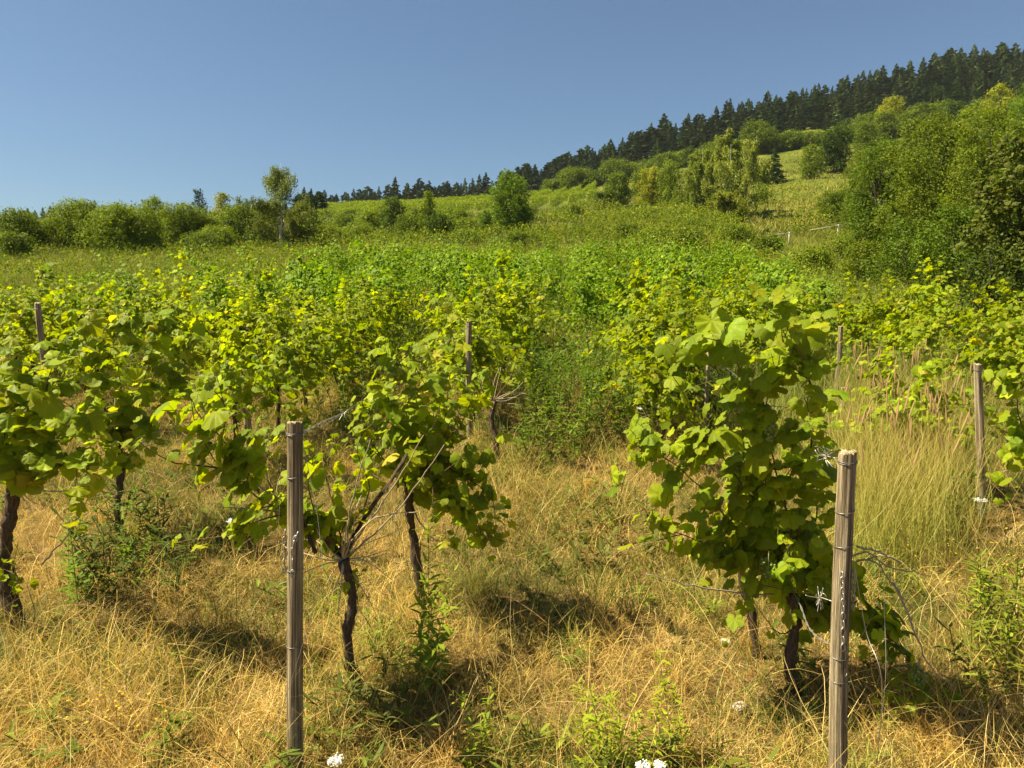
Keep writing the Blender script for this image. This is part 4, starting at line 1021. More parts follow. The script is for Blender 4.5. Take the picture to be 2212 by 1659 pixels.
OL = (.145, .19, .013); MG = (.105, .145, .010); DG = (.058, .092, .010); YG = (.24, .25, .018); BG = (.115, .18, .015); PALE = (.22, .23, .05)
WD = (.092, .14, .011); WO = (.130, .165, .012)
items = [
 # name, x, Y, top, width, tint, label, cat, shape, leaf
 ('bush', 40, 58, 452, 120, MG, 'dark rounded bush at the left edge below the sky', 'bush', 'round', .17),
 ('bush', 120, 60, 470, 90, OL, 'low olive bush between the leftmost dark bush and the taller bushes', 'bush', 'round', .16),
 ('bush', 180, 60, 432, 130, OL, 'tall olive bush with one shoot sticking up, on the left slope', 'bush', 'round', .17),
 ('bush', 268, 57, 440, 150, OL, 'broad dark-bottomed bush, widest of the bushes on the left slope', 'bush', 'round', .17),
 ('bush', 335, 95, 424, 62, OL, 'small tree crown rising behind the gap in the left bushes', 'tree', 'round', .26),
 ('bush', 398, 62, 438, 110, OL, 'round olive bush below the dark pine on the left slope', 'bush', 'round', .17),
 ('bush', 480, 92, 416, 54, PALE, 'pale feathery bush on the skyline right of the dark pine', 'bush', 'round', .24),
 ('bush', 470, 60, 488, 90, OL, 'low olive bush in front of the round olive bush', 'bush', 'round', .16),
 ('bush', 520, 72, 440, 90, OL, 'green bush left of the slender birch', 'bush', 'round', .19),
 ('bush', 575, 80, 436, 80, MG, 'bush on the skyline behind the foot of the slender birch', 'bush', 'round', .2),
 ('bush', 500, 66, 470, 60, DG, 'small dark bush left of the birch', 'bush', 'round', .18),
 ('bush', 850, 74, 425, 74, DG, 'dark green bush left of the cone-shaped olive tree', 'bush', 'round', .2),
 ('bush', 885, 70, 462, 74, MG, 'dark rounded bush at the foot of the cone-shaped tree', 'bush', 'round', .2),
 ('tree', 926, 72, 412, 66, OL, 'cone-shaped olive young tree in front of the far vineyard', 'tree', 'cone', .2),
 ('bush', 952, 68, 462, 82, DG, 'dark bush right of the cone-shaped olive tree', 'bush', 'round', .2),
 ('tree', 1100, 74, 368, 110, BG, 'bright green egg-shaped tree in front of the far vineyard', 'tree', 'ovoid', .21),
 ('bush', 1050, 75, 452, 60, BG, 'small green bush at the foot of the egg-shaped tree', 'bush', 'round', .2),
 ('bush', 1135, 75, 446, 50, BG, 'small green bush right of the foot of the egg-shaped tree', 'bush', 'round', .2),
 ('bush', 1190, 190, 388, 60, MG, 'bush at the top edge of the far vineyard', 'bush', 'round', .45),
 ('bush', 1240, 200, 364, 110, MG, 'dome-shaped bush on the knoll above the far vineyard', 'tree', 'round', .45),
 ('bush', 1300, 140, 412, 60, DG, 'dark bush at the right end of the far vineyard', 'bush', 'round', .36),
 ('tree', 1335, 140, 372, 80, MG, 'round green tree right of the far vineyard', 'tree', 'round', .36),
 ('tree', 1408, 110, 362, 84, YG, 'yellow-green tree left of the big birches', 'tree', 'round', .3),
 ('tree', 1445, 130, 345, 80, OL, 'olive tree behind the yellow-green one', 'tree', 'round', .33),
 ('bush', 1385, 160, 365, 70, MG, 'green tree under the spruces above the yellow-green tree', 'tree', 'round', .4),
 ('bush', 1480, 105, 440, 90, MG, 'dark bush at the feet of the big birches', 'bush', 'round', .26),
 ('bush', 1645, 120, 395, 50, OL, 'pale bush right of the big birches', 'bush', 'round', .28),
 ('bush', 1700, 150, 285, 70, MG, 'bush at the top of the hillside meadow', 'bush', 'round', .4),
 ('bush', 1745, 120, 312, 66, OL, 'feathery olive bush on the right side of the hillside meadow', 'bush', 'round', .3),
 ('tree', 1795, 118, 272, 96, DG, 'dark round tree right of the hillside meadow', 'tree', 'round', .3),
 ('tree', 1912, 150, 208, 78, YG, 'yellow-green poplar standing against the spruces', 'tree', 'ovoid', .38),
 ('tree', 1955, 150, 240, 86, MG, 'dark green tree right of the yellow-green poplar', 'tree', 'round', .38),
 ('tree', 1860, 140, 262, 84, MG, 'green tree left of the yellow-green poplar', 'tree', 'round', .38),
 ('tree', 2050, 150, 218, 84, DG, 'dark round tree in front of the spruces on the upper right', 'tree', 'round', .38),
 ('tree', 2140, 130, 180, 100, YG, 'light green tree near the top right, below the spruces', 'tree', 'round', .36),
 ('tree', 2205, 120, 172, 90, BG, 'green tree at the right edge below the spruces', 'tree', 'round', .34),
 ('bush', 1560, 170, 300, 90, MG, 'green tree between the big birches and the spruces', 'tree', 'round', .42),
 ('bush', 1630, 180, 262, 90, MG, 'green tree at the foot of the spruces above the meadow', 'tree', 'round', .42),
 ('bush', 1800, 62, 412, 80, MG, 'small tree at the end of the white railing', 'tree', 'round', .18),
 ('tree', 1895, 44, 300, 170, WD, 'big leafy tree beside the hillside meadow, leftmost of the dark right-hand wood', 'tree', 'round', .14),
 ('tree', 2010, 40, 246, 210, WO, 'broadest tree of the dark wood on the right', 'tree', 'round', .14),
 ('tree', 2130, 36, 232, 210, WO, 'tall tree of the dark wood near the right edge', 'tree', 'round', .14),
 ('bush', 1960, 30, 470, 170, WD, 'dark thicket bush in front of the right-hand wood', 'bush', 'round', .12),
 ('bush', 2070, 27, 440, 170, WD, 'dark thicket bush below the tall tree near the right edge', 'bush', 'round', .12),
 ('bush', 1870, 34, 520, 130, WO, 'low olive bush left of the right-hand thicket', 'bush', 'round', .12),
 ('bush', 1760, 42, 535, 120, OL, 'low bush below the white railing', 'bush', 'round', .14),
 ('bush', 1660, 50, 518, 100, MG, 'low bush below the foot of the big birches', 'bush', 'round', .15),
 ('bush', 2215, 30, 300, 160, WD, 'dark tree at the right edge behind the pale-leaved tree', 'tree', 'round', .13),
 ('bush', 1350, 62, 482, 90, MG, 'low dark bramble bush on the middle of the slope', 'bush', 'round', .18),
 ('bush', 1240, 74, 470, 90, OL, 'low olive bush right of the egg-shaped tree', 'bush', 'round', .2),
 ('bush', 720, 66, 492, 110, OL, 'low olive bush right of the slender birch', 'bush', 'round', .18),
]
trip = 'bushes and trees on the slope'
items += [
 ('tree', 1962, 90, 288, 130, WD, 'mid-green tree filling the wood between its two leftmost big trees', 'tree', 'round', .2),
 ('tree', 2040, 86, 262, 130, BG, 'fresh green tree rising behind the broadest tree of the wood', 'tree', 'round', .2),
 ('tree', 2118, 80, 236, 130, WD, 'green tree behind the tall tree near the right edge', 'tree', 'round', .19),
 ('tree', 2192, 76, 214, 130, BG, 'fresh green tree at the right edge, halfway up the slope', 'tree', 'round', .18),
 ('bush', 1868, 96, 322, 110, WO, 'olive bush at the upper left corner of the right-hand wood', 'bush', 'round', .2),
 ('tree', 2004, 125, 258, 90, DG, 'dark green tree just below the dark round tree on the upper right', 'tree', 'round', .28),
 ('tree', 2088, 118, 228, 90, OL, 'olive tree between the upper dark round tree and the light green one', 'tree', 'round', .27),
 ('bush', 1845, 60, 420, 80, MG, 'bush right of the small tree at the railing', 'bush', 'round', .15),
 ('bush', 1820, 46, 505, 110, OL, 'low olive bush just under the long white rail', 'bush', 'round', .13),
 ('bush', 1985, 55, 330, 190, WD, 'wide green bush high in the right-hand wood', 'bush', 'round', .15),
 ('bush', 1290, 66, 498, 80, OL, 'small low bush in the middle of the slope, left of the brambles', 'bush', 'round', .16),
 ('bush', 1500, 72, 476, 90, MG, 'green bush below the left foot of the big birches', 'bush', 'round', .17),
 ('bush', 1420, 58, 500, 110, OL, 'flat olive bush right of the dark brambles', 'bush', 'round', .15),
 ('bush', 780, 70, 488, 90, OL, 'low olive bush left of the dark bushes at the far vineyard', 'bush', 'round', .17),
 ('bush', 1010, 64, 496, 90, OL, 'low olive bush below the egg-shaped tree, to its left', 'bush', 'round', .16),
 ('bush', 1130, 60, 500, 90, MG, 'low bush directly below the egg-shaped tree', 'bush', 'round', .16),
 ('bush', 440, 56, 500, 90, MG, 'low green bush in front of the hedge, left of the birch', 'bush', 'round', .15),
 ('bush', 30, 52, 500, 90, MG, 'low green bush at the left edge in front of the taller ones', 'bush', 'round', .15)]
BASE = {1700: 305, 1745: 388, 1795: 374, 1912: 300, 1955: 300, 1860: 352, 2050: 290, 1645: 440, 1408: 455, 1445: 452, 1335: 447, 1300: 450, 1385: 425, 1560: 345, 1630: 312, 1800: 482, 1190: 412, 1240: 412}
for i, (nm, x, Y, top, wd, tint, lab, cat, shp, lf) in enumerate(items):
    if x in BASE: Y = float(np.clip(on_ground(x, BASE[x])[1], 45, 225)); lf = .0022 * Y + .03
    H_ = 1.0
    leafy('broadleaf_tree' if cat == 'tree' else 'bush', x, Y, top, wd, tint, lab, cat, trip, lf, 1.0, .05 if cat == 'bush' else .08, shp, i, wmul=1.06 if x < 600 else (.92 if shp == 'ovoid' else (1.0 if x > 1855 and Y < 130 else .86)))

rngb = np.random.default_rng(88)
for i in range(38):
    Y = rngb.uniform(52, 128); u = rngb.uniform(-.62, .30); x_ = u * Y
    if Y > 100 and u > .1 or -.075 < u < .04 and Y < 74 or -.33 < u < -.25 and Y < 67: continue
    px = CX + u * F; hh = rngb.uniform(1.3, 2.9); r_ = (float(ground(x_, Y)) + hh - CAMZ) / Y
    leafy('bush', px, Y, CY - F * math.tan(math.atan(r_) + PITCH), rngb.uniform(1.6, 3.4) * hh * .8 / Y * F, [MG, OL, DG, OL][i % 4], 'small bush in the scrub on the slope between vineyard and forest', 'bush', 'small bushes scattered over the slope', .0026 * Y, 1.0, .03, 'round', 200 + i, wmul=1.0)

# pale-leaved tree at the right edge, near enough to show its leaves
leafy('broadleaf_tree', 2190, 19, 290, 200, (.105, .125, .022), 'nearest tree at the right edge, with pale bleached leaf tips', 'tree', trip, .12, 1.0, .05, 'round', 71, level='mid')
leafy('bush', 2150, 17.5, 520, 190, (.06, .085, .012), 'dark bush under the pale-leaved tree at the right edge', 'bush', trip, .11, 1.0, .03, 'round', 72)

def birch(x, Y, top_py, wpx, label, seed, tint=(.17, .20, .035), stems=1, low=.1, strands=260):
    rng = np.random.default_rng(seed)
    base = gpt(at(x, 500, Y)[0], Y); H = at(x, top_py, Y)[2] - base[2]; W = wpx / F * Y
    root = empty('birch_tree', base, label, 'birch tree', 'birch trees')
    tr, fo = MB(), MB(); paths = []
    for s in range(stems):
        a = rng.uniform(0, 6.28); o = (W * .22 if stems > 1 else W * .05)
        p = smooth_path([(0, 0, -.3), (math.cos(a) * o * .3, math.sin(a) * o * .3, H * .3), (math.cos(a) * o, math.sin(a) * o, H * (.62 if s else .7)), (math.cos(a) * o * 1.1, math.sin(a) * o * 1.1, H * (.88 if s else .97))], 16)
        tr.tube(p, np.linspace(max(.06, H * .011), .012, 16), 7, (.55, .53, .48)); paths.append(p)
    tips = []
    for i in range(34):
        p = paths[i % stems]; t = rng.uniform(low, .97); s = p[int(t * 15)]
        a = rng.uniform(0, 6.28); reach = W * .5 * (math.sin(math.pi * min(1, t * .85 + .12)) ** .8) * rng.uniform(.5, 1.0)
        q = s + np.array([math.cos(a) * reach, math.sin(a) * reach, reach * .55])
        b = smooth_path([s, (s + q) / 2 + [0, 0, .12 * reach], q], 7); tr.tube(b, np.linspace(H * .0035, .006, 7), 4, (.22, .19, .16), False)
        tips.append(b)
    lf = .0016 * Y + .02
    for i in range(strands):
        b = tips[rng.integers(len(tips))]; s = b[rng.integers(2, 7)] + rng.normal(0, .1, 3)
        n_ = rng.integers(9, 20); Lg = rng.uniform(.08, .24) * H * .9; tt = np.linspace(0, 1, n_)
        dr = rng.normal(0, .12, 2)
        P = s + np.stack([dr[0] * tt, dr[1] * tt, -Lg * tt + .08 * Lg * np.sin(tt * 3)], 1) + rng.normal(0, .05 + .006 * H, (n_, 3))
        P = P[P[:, 2] > .15]
        if len(P) == 0: continue
        c = np.array(tint) * rng.lognormal(0, .2, (len(P), 1)) * rng.uniform(.75, 1.2)
        add_leaves(fo, 'oval', P, nrm(rng.normal(0, 1, P.shape) + [0, 0, .3]), rng.normal(0, .5, P.shape) + [0, 0, -1], lf * rng.uniform(.7, 1.3, len(P)), c, rng)
    tr.build('trunk', M['birch_bark'], root); fo.build('crown', M['leaf'], root, False)
birch(617, 66, 348, 108, 'slender birch rising above the skyline on the left', 1, (.17, .20, .05), low=.10, strands=900)
birch(605, 63, 432, 190, 'low drooping willow-like birch at the foot of the slender birch', 2, (.135, .16, .03), 3, .1, 1700)
birch(1555, 96, 268, 110, 'tall birch in the middle of the birch group', 3, (.23, .26, .05), 2, .15, 1900)
birch(1600, 92, 290, 110, 'birch at the right of the birch group with bare white trunks showing', 4, (.24, .27, .055), 3, .2, 1700)
birch(1500, 100, 318, 100, 'shorter birch at the left of the birch group', 5, (.18, .22, .035), 2, .1, 1500)
birch(1585, 80, 420, 110, 'small drooping birch at the front of the birch group', 6, (.19, .21, .024), 2, .1, 900)

# ------------------------------------------------------------------ spruces
def spruce_mesh(seed, H=18.0):
    rng = np.random.default_rng(seed); tr, fo = MB(), MB()
    tr.tube(np.array([(0, 0, -1), (0, 0, H * .5), (0, 0, H * .97)]), [.26, .15, .03], 6, (.10, .07, .05))
    wid = rng.uniform(2.9, 4.6) if seed % 3 else rng.uniform(4.2, 5.2); ex = rng.uniform(.74, .86) if seed % 3 else rng.uniform(.5, .6); lv = 34
    for i in range(lv):
        t = (i + .5) / lv; z = H * (.10 + .89 * t)
        R_ = wid * (1 - t) ** ex * rng.uniform(.9, 1.1) + .12
        nb = int(6 + 7 * (1 - t))
        for b in range(nb):
            a = rng.uniform(0, 6.283); r = R_ * rng.uniform(.55, 1.12); dr = r * rng.uniform(.10, .42) * (1 if t < .8 else .2)
            d = np.array([math.cos(a), math.sin(a), 0]); s = np.array([-d[1], d[0], 0]); w_ = .17 * r + .14
            m_ = np.array([0, 0, z]) + d * r * .55 + [0, 0, -dr * .35]; e = np.array([0, 0, z]) + d * r + [0, 0, -dr]
            c = np.array([.080, .110, .036]) * rng.lognormal(0, .28)
            v = [np.array([0, 0, z]), m_ - s * w_, m_ + s * w_, e, m_ - s * w_ * .6 + [0, 0, -.45 - .1 * r], m_ + s * w_ * .6 + [0, 0, -.35], e + [0, 0, -.25] - d * .3]
            fo.add(v, [(0, 1, 2), (1, 3, 2), (0, 4, 1), (1, 4, 3), (0, 2, 5), (2, 3, 5), (1, 6, 3)], c)
    for _ in range(3):
        pass
    return tr.mesh('trunk', M['tree_bark']), fo.mesh('crown', M['needle'], False)
SP = [spruce_mesh(200 + i) for i in range(9)]
rngs = np.random.default_rng(9)
def spruce(x, y, s, label, group, tint=1.0, zoff=0):
    v = SP[rngs.integers(len(SP))]; root = empty('spruce_tree', gpt(x, y) + [0, 0, zoff], label, 'spruce tree', group)
    root.rotation_euler = (0, 0, rngs.uniform(0, 6.28)); wf = rngs.uniform(1.05, 1.95); root.scale = (s * wf, s * wf * rngs.uniform(.9, 1.1), s)
    link('trunk', v[0], root); c = link('crown', v[1], root); q_ = tint * rngs.uniform(.75, 1.25); c.color = (q_ * rngs.uniform(.88, 1.1), q_, q_ * rngs.uniform(.8, 1.1), 1)
nsp = 0
def blocked(px, py, Y): return False
SKX = [600, 650, 700, 800, 900, 1000, 1100, 1200, 1300, 1400, 1500, 1600, 1700, 1800, 1900, 2000, 2100, 2212]
SKT = [428, 415, 408, 400, 385, 378, 360, 335, 303, 268, 240, 205, 193, 165, 138, 116, 94, 90]       # tips of the forest
SKB = [432, 428, 424, 416, 410, 408, 402, 388, 362, 336, 318, 300, 285, 268, 248, 232, 215, 200]       # its lower edge
for (y0, step, x0, x1, f) in ((356, 14, 630, 1150, .05), (345, 18, 630, 1150, .3), (352, 11, 1110, 1270, .03), (356, 20, 1240, 2240, 0), (345, 24, 1200, 2240, .06), (330, 33, 1150, 2240, .14), (312, 40, 1200, 2240, .30), (296, 44, 1250, 2240, .45), (280, 48, 1380, 2240, .60), (264, 52, 1480, 2240, .74)):
    px = x0 + rngs.uniform(0, step)
    while px < x1:
        sk = np.interp(px, SKX, SKT); lo_ = np.interp(px, SKX, SKB); d = lo_ - sk
        top = sk + d * f + rngs.uniform(-4, 20) * (1 if f < .1 else 1.2) - (14 if rngs.random() < .10 else 0)
        yy = y0 + rngs.normal(0, 4); q = at(px, top, yy); h = q[2] - float(ground(q[0], yy))
        if h > 4:
            spruce(q[0], yy, min(h / 18, 1.45), 'dark spruce tree in the forest along the ridge', 'spruces of the ridge forest'); nsp += 1
        px += step * (rngs.uniform(.2, .6) if rngs.random() < .35 else rngs.uniform(.9, 1.5))
print('spruces', nsp)
for px, Y, top in ((60, 300, 448), (75, 300, 452), (92, 300, 446), (108, 300, 443), (122, 300, 447), (140, 300, 441), (157, 300, 436), (205, 290, 434), (222, 290, 440), (255, 290, 436), (283, 290, 441), (12, 300, 455), (30, 300, 452)):
    x = at(px, top, Y)[0]; h = at(px, top, Y)[2] - ground(x, Y)
    spruce(x, Y, h / 18, 'small dark spruce tree showing over the left bushes', 'spruces behind the left bushes')
for px, Y, top, lab in ((657, 130, 402, 'lone small spruce just right of the slender birch'), (672, 150, 405, 'small spruce right of the lone one'), (690, 160, 412, 'third small spruce right of the birch'),
                        (1673, 150, 318, 'dark spruce standing alone right of the birch group')):
    x = at(px, top, Y)[0]; h = at(px, top, Y)[2] - ground(x, Y)
    spruce(x, Y, h / 18, lab, 'single spruces', 1.2)
leafy('pine_tree', 432, 96, 409, 46, (.022, .040, .016), 'dark rounded pine on the skyline above the left bushes', 'pine tree', None, .22, 1.2, .05, 'round', 91)

# broadleaf fringe under the spruces
rngf = np.random.default_rng(31)
for i in range(38):
    u = .07 + .62 * (i + rngf.uniform(-.3, .3)) / 38; Y = float(np.interp(u, [.09, .2, .35], [262, 245, 226])) + rngf.uniform(-8, 8)
    px = CX + u * F; top = float(np.interp(px, SKX, SKB)) + rngf.uniform(-12, 16)
    if at(px, top, Y)[2] - float(ground(u * Y, Y)) < 3.5: top = CY - F * math.tan(math.atan((float(ground(u * Y, Y)) + 3.5 - CAMZ) / Y) + PITCH)
    leafy('broadleaf_tree', px, Y, top, rngf.uniform(48, 100), [MG, OL, DG, MG][i % 4], 'small rounded tree in the green fringe below the spruces', 'tree', 'fringe trees below the spruces', .55, .9, .05, 'round', 120 + i)

# ------------------------------------------------------------------ far vineyard
rngr = np.random.default_rng(55)
nrow = 0
for i in range(25):
    # rows climb the slope, leaning to the right, more so towards the left-hand side
    u0 = -.47 + .0235 * i; pts = []
    for t in np.linspace(0, 1, 90):
        y = 150 + 49 * t; u = u0 + t * float(np.interp(u0, [-.47, -.27, 0, .1], [.20, .13, .05, .03])); x = u * y
        if y > 150 + 3 * math.sin(x * .06) and -.272 < u < .108: pts.append((x, y, float(ground(x, y))))
    if len(pts) < 4: continue
    P = np.array(pts); o0 = P[0].copy(); fo = MB(); K = int(np.linalg.norm(P[-1] - P[0]) * 110)
    t = rngr.random(K) * (len(P) - 1); j = t.astype(int); Q = P[j] + (P[np.minimum(j + 1, len(P) - 1)] - P[j]) * (t - j)[:, None] - o0
    Q = Q + np.column_stack([rngr.normal(0, .17, K), rngr.normal(0, .17, K), rngr.uniform(.15, 1.8, K) + .22 * np.sin(t * 2.1)])
    c = np.array([.21, .265, .018]) * rngr.lognormal(0, .15, (K, 1))
    add_leaves(fo, 'oval', Q, nrm(rngr.normal(0, .8, Q.shape) + [0, 0, .5]), rngr.normal(0, 1, Q.shape), rngr.uniform(.17, .30, K), c, rngr)
    st = MB()
    for q in P[::9]:
        st.tube(np.array([q - o0 + [0, 0, -.1], q - o0 + [0, 0, 1.5]]), .05, 4, (.3, .25, .18))
    root = empty('vine_row', o0, 'trained row of vines crossing the tidy far vineyard below the forest', 'vine row', 'vine rows of the far vineyard')
    fo.build('foliage', M['leaf'], root, False); st.build('stake', M['tree_bark'], root); nrow += 1
print('rows', nrow)

# ------------------------------------------------------------------ railing, stones, weeds, flowers
def railing(a, b, posts, label):
    root = empty('railing', a, label, 'railing', 'white railings on the slope')
    mb = MB(); mb.tube(np.array([[0, 0, 0], b - a]), .028, 6, (.55, .53, .48)); mb.build('rail', M['stone'], root)
    for t in posts:
        p = (b - a) * t; g = ground(*(a + p)[:2]) - a[2]
        q = MB(); q.tube(np.array([[p[0], p[1], g - .2], [p[0], p[1], p[2] + .06]]), .045, 6, (.55, .53, .48)); q.build('post', M['stone'], root)
def rail_at(px, py, Y): return at(px, py, Y)
railing(rail_at(1674, 507, 55), rail_at(1706, 503, 56), (.97,), 'short length of white rail with one post, left of the longer one')
railing(rail_at(1750, 497, 57), rail_at(1826, 484, 58), (.80,), 'longer white rail on the slope below the meadow')

def goldenrod(rng, H, n_, lf, col):
    st, fo = MB(), MB()
    lean = rng.normal(0, .12, 2); path = smooth_path([(0, 0, -.03), (lean[0] * .3, lean[1] * .3, H * .5), (lean[0], lean[1], H)], 12)
    st.tube(path, np.linspace(.0035, .0012, 12), 4, (.18, .17, .04))
    t = np.sort(rng.uniform(.12, 1.0, n_)); P = np.stack([np.interp(t, np.linspace(0, 1, 12), path[:, k]) for k in range(3)], 1)
    a = np.arange(n_) * 2.4 + rng.normal(0, .3, n_); o = np.stack([np.cos(a), np.sin(a), 0 * a], 1)
    tip = o + np.stack([0 * a, 0 * a, rng.uniform(-.7, .9, n_)], 1); n = -o * .5 + [0, 0, 1]
    add_leaves(fo, 'narrow', P, n, tip, lf * rng.uniform(.6, 1.2, n_) * (1.15 - .6 * t), np.array(col) * rng.lognormal(0, .15, (n_, 1)), rng, (.1, .6))
    return st.mesh('stem', M['grass']), fo.mesh('foliage', M['leaf'])
rngp = np.random.default_rng(3)
GV = [goldenrod(np.random.default_rng(300 + i), .8, 52, .135, (.21, .27, .022)) for i in range(5)]
def weed(p, s, label, group, tint=(1, 1, 1)):
    v = GV[rngp.integers(5)]; root = empty('weed_plant', p, label, 'weed plant', group); root.scale = (s, s, s)
    root.rotation_euler = (rngp.normal(0, .08), rngp.normal(0, .08), rngp.uniform(0, 6.28))
    link('stem', v[0], root); f = link('foliage', v[1], root); f.color = (*tint, 1)
spec = [(930, 1500, .95, 'tall yellow-green weed right of the left foreground vine trunk', 'W1'), (905, 1480, .8, None, 'W1'), (955, 1510, .7, None, 'W1'), (925, 1455, 1.15, None, 'W1')]
for px, py, s, _, _g in spec: weed(on_ground(px, py), s, 'yellow-green narrow-leaved weed in the clump below the dense vine', 'weeds below the dense grapevine')
for px, py, s in ((1265, 1690, .62), (1300, 1700, .7), (1350, 1680, .6), (1380, 1700, .62), (1455, 1690, .8), (1480, 1660, .5), (1420, 1720, .6), (1320, 1665, .5)):
    weed(on_ground(px, py), s, 'yellow-green narrow-leaved weed at the bottom centre of the view', 'weeds at the bottom centre', (1.25, 1.15, .9))
for px, py, s in ((1015, 1690, .62), (1035, 1650, .55)): weed(on_ground(px, py), s, 'narrow-leaved weed at the bottom, left of the yellow-green clump', 'weeds at the bottom left of centre')
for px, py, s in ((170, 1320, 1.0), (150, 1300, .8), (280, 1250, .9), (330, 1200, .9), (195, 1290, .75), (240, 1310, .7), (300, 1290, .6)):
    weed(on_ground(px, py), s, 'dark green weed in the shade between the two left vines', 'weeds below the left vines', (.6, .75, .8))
for px, py, s in ((2150, 1440, .85), (2190, 1480, .9), (2210, 1400, .9), (2170, 1520, .5), (2130, 1560, .4), (2200, 1620, .5)):
    weed(on_ground(px, py), s, 'yellow-green weed at the right edge of the dry grass', 'weeds at the right edge')
# thicket of weeds across the lane: nobody could count it
mb = MB()
def weed_mass(px0, px1, y0, y1, n_, h0, h1, tint):
    for _ in range(n_):
        Y = rngp.uniform(y0, y1); px = rngp.uniform(px0, px1); x = (px - CX) / F * Y
        st, fo = None, None; H = rngp.uniform(h0, h1); k = int(34 * H / .8); base = gpt(x, Y); lean = rngp.normal(0, .12, 2)
        t = rngp.uniform(.1, 1, k); P = base + np.stack([lean[0] * t, lean[1] * t, H * t], 1); a = np.arange(k) * 2.4
        o = np.stack([np.cos(a), np.sin(a), 0 * a], 1); tip = o + np.stack([0 * a, 0 * a, rngp.uniform(-.3, 1.1, k)], 1)
        add_leaves(mb, 'narrow', P, -o * .5 + [0, 0, 1], tip, .10 * rngp.uniform(.6, 1.3, k), np.array(tint) * rngp.lognormal(0, .2, (k, 1)), rngp, (.1, .5))
        mb.tube(np.array([base, base + [lean[0], lean[1], H]]), .003, 3, (.15, .15, .04), False)
weed_mass(1130, 1450, 9.2, 12.5, 190, .45, 1.15, (.10, .165, .02))
weed_mass(1120, 1260, 8.2, 9.4, 28, .35, .7, (.13, .19, .02))
weed_mass(1460, 1620, 9, 12.5, 60, .6, 1.2, (.07, .11, .018))
weed_mass(1360, 1480, 10, 13, 60, .9, 1.5, (.07, .10, .02))
weed_mass(720, 860, 9.5, 12, 50, .4, .9, (.13, .17, .022))
weed_mass(140, 380, 5.2, 6.4, 40, .2, .55, (.08, .11, .02))
weed_mass(690, 860, 3.9, 4.3, 16, .10, .28, (.10, .12, .025))
weed_mass(1180, 1420, 5.8, 7.4, 60, .12, .35, (.13, .15, .03))
weed_mass(2130, 2300, 3.9, 5.2, 36, .2, .5, (.15, .18, .02))
for k_ in range(-6, 7):
    for Y_ in np.arange(6.0, 15.5, .42):
        X_ = -1.25 + 2.35 * k_ + .07 * Y_; px_ = CX + X_ / Y_ * F
        if -60 < px_ < 2270 and not (k_ in (0, 1) and Y_ < 9) and rngp.random() < .62: weed_mass(px_ - 90, px_ + 90, Y_ - .2, Y_ + .2, 3, .25, .75, [(.10, .16, .02), (.14, .19, .022), (.08, .12, .02)][rngp.integers(3)])
for _ in range(70):
    px_ = rngp.uniform(-20, 2230); Y_ = rngp.uniform(2.8, 8.5)
    weed_mass(px_ - 25, px_ + 25, Y_, Y_ + .2, 4, .06, .24, [(.13, .17, .022), (.10, .14, .02), (.17, .20, .025)][rngp.integers(3)])
tag(mb.build('weeds', M['leaf'], None, True), 'green narrow-leaved weeds growing thickly across the lane and under vines', 'weeds', kind='stuff')

# stones
def stone(p, s, seed, label):
    rng = np.random.default_rng(seed); V = []; f = []
    for i in range(9):
        for k in range(12):
            a = math.pi * i / 8; b = 2 * math.pi * k / 12
            V.append((math.sin(a) * math.cos(b), math.sin(a) * math.sin(b), math.cos(a)))
    V = np.array(V)
    for _ in range(9):
        n = nrm(rng.normal(0, 1, 3)); d = rng.uniform(.55, .85); q = V @ n; V = V - np.outer(np.maximum(q - d, 0), n)
    V = V * s * [1.0, .8, .75]
    for i in range(8):
        for k in range(12):
            a, b = i * 12 + k, i * 12 + (k + 1) % 12; f += [(a, a + 12, b + 12), (a, b + 12, b)]
    mb = MB(); mb.add(V, f, (.62, .56, .45)); tag(mb.build('stone', M['stone'], None, False, p), label, 'stone', 'stones on the ground')
stone(on_ground(1567, 1395) + [0, 0, .02], .042, 1, 'white stone in the dry grass left of the largest vine trunk')
stone(on_ground(1600, 1530) + [0, 0, .0], .05, 2, 'flat grey stone half sunk in soil below the white stone')
stone(on_ground(578, 1585) + [0, 0, .015], .02, 3, 'small pale stone left of the left foreground post')
stone(on_ground(672, 1440) + [0, 0, .01], .022, 4, 'small pale stone right of the left foreground post')

def umbel(p, r, label, stem_h, seed):
    rng = np.random.default_rng(seed); root = empty('wild_carrot', p - [0, 0, stem_h], label, 'flower', 'white umbel flowers')
    st, fl = MB(), MB(); st.tube(np.array([[0, 0, 0], [.01, 0, stem_h * .6], [0, 0, stem_h - .02]]), .0018, 4, (.15, .18, .05))
    K = 70; a = rng.uniform(0, 6.28, K); rr = r * np.sqrt(rng.random(K))
    P = np.stack([rr * np.cos(a), rr * np.sin(a), stem_h + .006 * rng.normal(size=K) + .12 * (r - rr)], 1)
    for q in P[::5]: st.tube(np.array([[0, 0, stem_h - .025], q]), .0008, 3, (.15, .18, .05), False)
    add_leaves(fl, 'oval', np.repeat(P, 4, 0) + rng.normal(0, .002, (K * 4, 3)), nrm(rng.normal(0, .35, (K * 4, 3)) + [0, 0, 1]), rng.normal(0, 1, (K * 4, 3)), np.full(K * 4, .009), np.full((K * 4, 3), .82), rng)
    st.build('stem', M['grass'], root); fl.build('flower_head', M['petal'], root, False)
umbel(at(725, 1642, 3.3), .035, 'white flat flower head at the bottom, right of the left foreground post', .35, 1)
umbel(at(1390, 1655, 3.2), .032, 'white flower head at the bottom centre, left one of the pair', .35, 2)
umbel(at(1425, 1652, 3.25), .026, 'white flower head at the bottom centre, right one of the pair', .35, 3)
umbel(at(502, 1126, 4.3), .03, 'white flower head behind the trailing shoot left of the left foreground post', .7, 4)
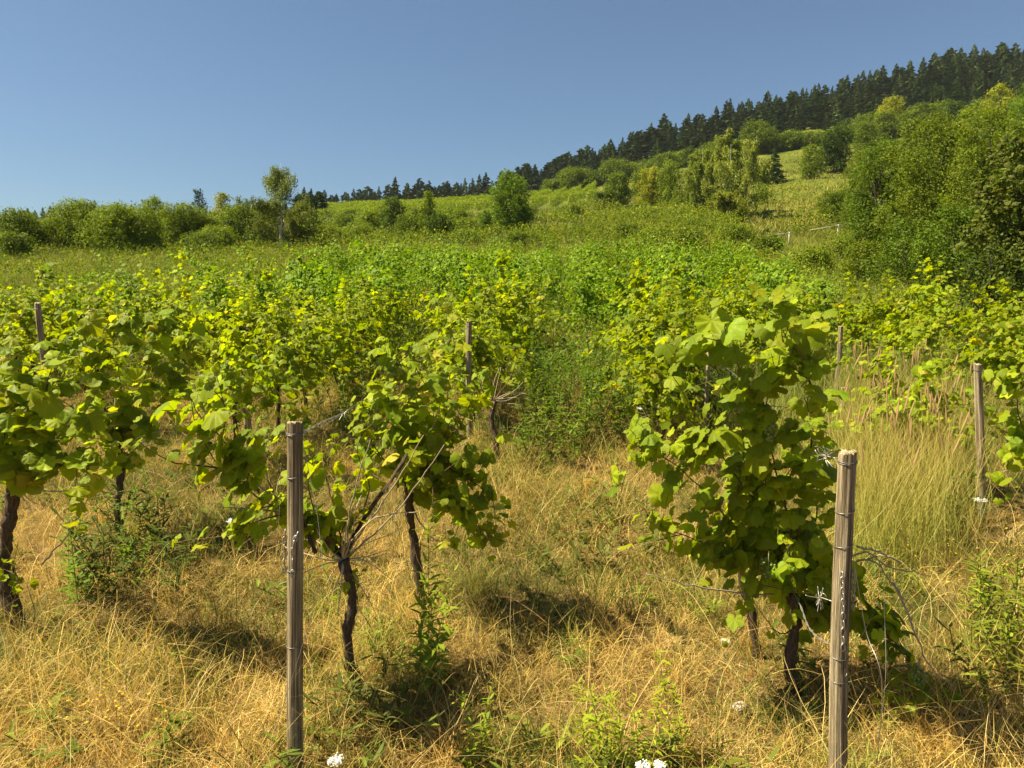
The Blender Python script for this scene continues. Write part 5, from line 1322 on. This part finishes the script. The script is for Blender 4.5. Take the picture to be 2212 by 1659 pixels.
umbel(at(1386, 882, 8.5), .05, 'white flower head in front of the weeds in the lane', .8, 5)
umbel(at(1408, 865, 8.8), .04, 'white flower head just behind the one in front of the lane weeds', .8, 6)
umbel(at(2118, 1080, 6.2), .05, 'white flower head beside the leaning pale post', .55, 7)
umbel(at(1415, 782, 11.5), .05, 'white flower head above the lane weeds', 1.0, 8)

mb = MB()                                           # small yellow flowers
pts = []
for (px0, px1, py0, py1, n_) in ((130, 430, 1580, 1655, 34), (1120, 1500, 1040, 1200, 40), (2040, 2200, 1190, 1330, 34), (850, 1000, 1560, 1640, 6), (1950, 2050, 1200, 1300, 5)):
    for _ in range(n_):
        g = on_ground(rngp.uniform(px0, px1), rngp.uniform(py0, py1)); pts.append(g + [0, 0, rngp.uniform(.12, .32)])
for p in pts:
    mb.tube(np.array([[p[0], p[1], p[2] - .25], p]), .0010, 3, (.14, .16, .04), False)
    K = 6; a = np.arange(K) * 1.05
    add_leaves(mb, 'oval', np.repeat([p], K, 0), np.stack([np.cos(a) * .3, np.sin(a) * .3, 1 + 0 * a], 1), np.stack([np.cos(a), np.sin(a), 0 * a], 1), np.full(K, .010), np.tile([.75, .52, .02], (K, 1)), rngp)
tag(mb.build('yellow_flowers', M['petal'], None, False), 'tiny yellow flowers scattered through the dry grass', 'flowers', kind='stuff')
mb = MB(); g = on_ground(1165, 1365)
add_leaves(mb, 'hi', np.zeros((2, 3)), np.array([[.2, -.3, 1], [-.2, -.5, .8]]), np.array([[1, 0, .2], [.3, .8, .1]]), np.array([.07, .05]), np.tile([.42, .10, .03], (2, 1)), rngp)
tag(mb.build('fallen_leaf', M['vine_leaf'], None, True, g + [0, 0, .10]), 'red-brown dead leaf lying in the grass of the lane', 'leaf')

# ------------------------------------------------------------------ air
def haze():
    mb = MB(); x0, x1, y0, y1, z0, z1 = -720, 720, -75, 480, -45, 190
    v = [(x, y, z) for z in (z0, z1) for y in (y0, y1) for x in (x0, x1)]
    q = [(0, 2, 3, 1), (4, 5, 7, 6), (0, 1, 5, 4), (1, 3, 7, 5), (3, 2, 6, 7), (2, 0, 4, 6)]
    mb.add(v, [t for a, b, c, d in q for t in ((a, b, c), (a, c, d))])
    m, t = newmat('thin summer haze'); vol = N(t, 'ShaderNodeVolumePrincipled'); vol.inputs['Color'].default_value = (.82, .90, 1, 1)
    vol.inputs['Density'].default_value = HAZE; o = N(t, 'ShaderNodeOutputMaterial'); L(t, vol.outputs[0], o.inputs['Volume'])
    tag(mb.build('haze', m, None, False), 'thin pale haze in the air over the hillside', 'haze', kind='stuff')
HAZE = 0.00007
haze()
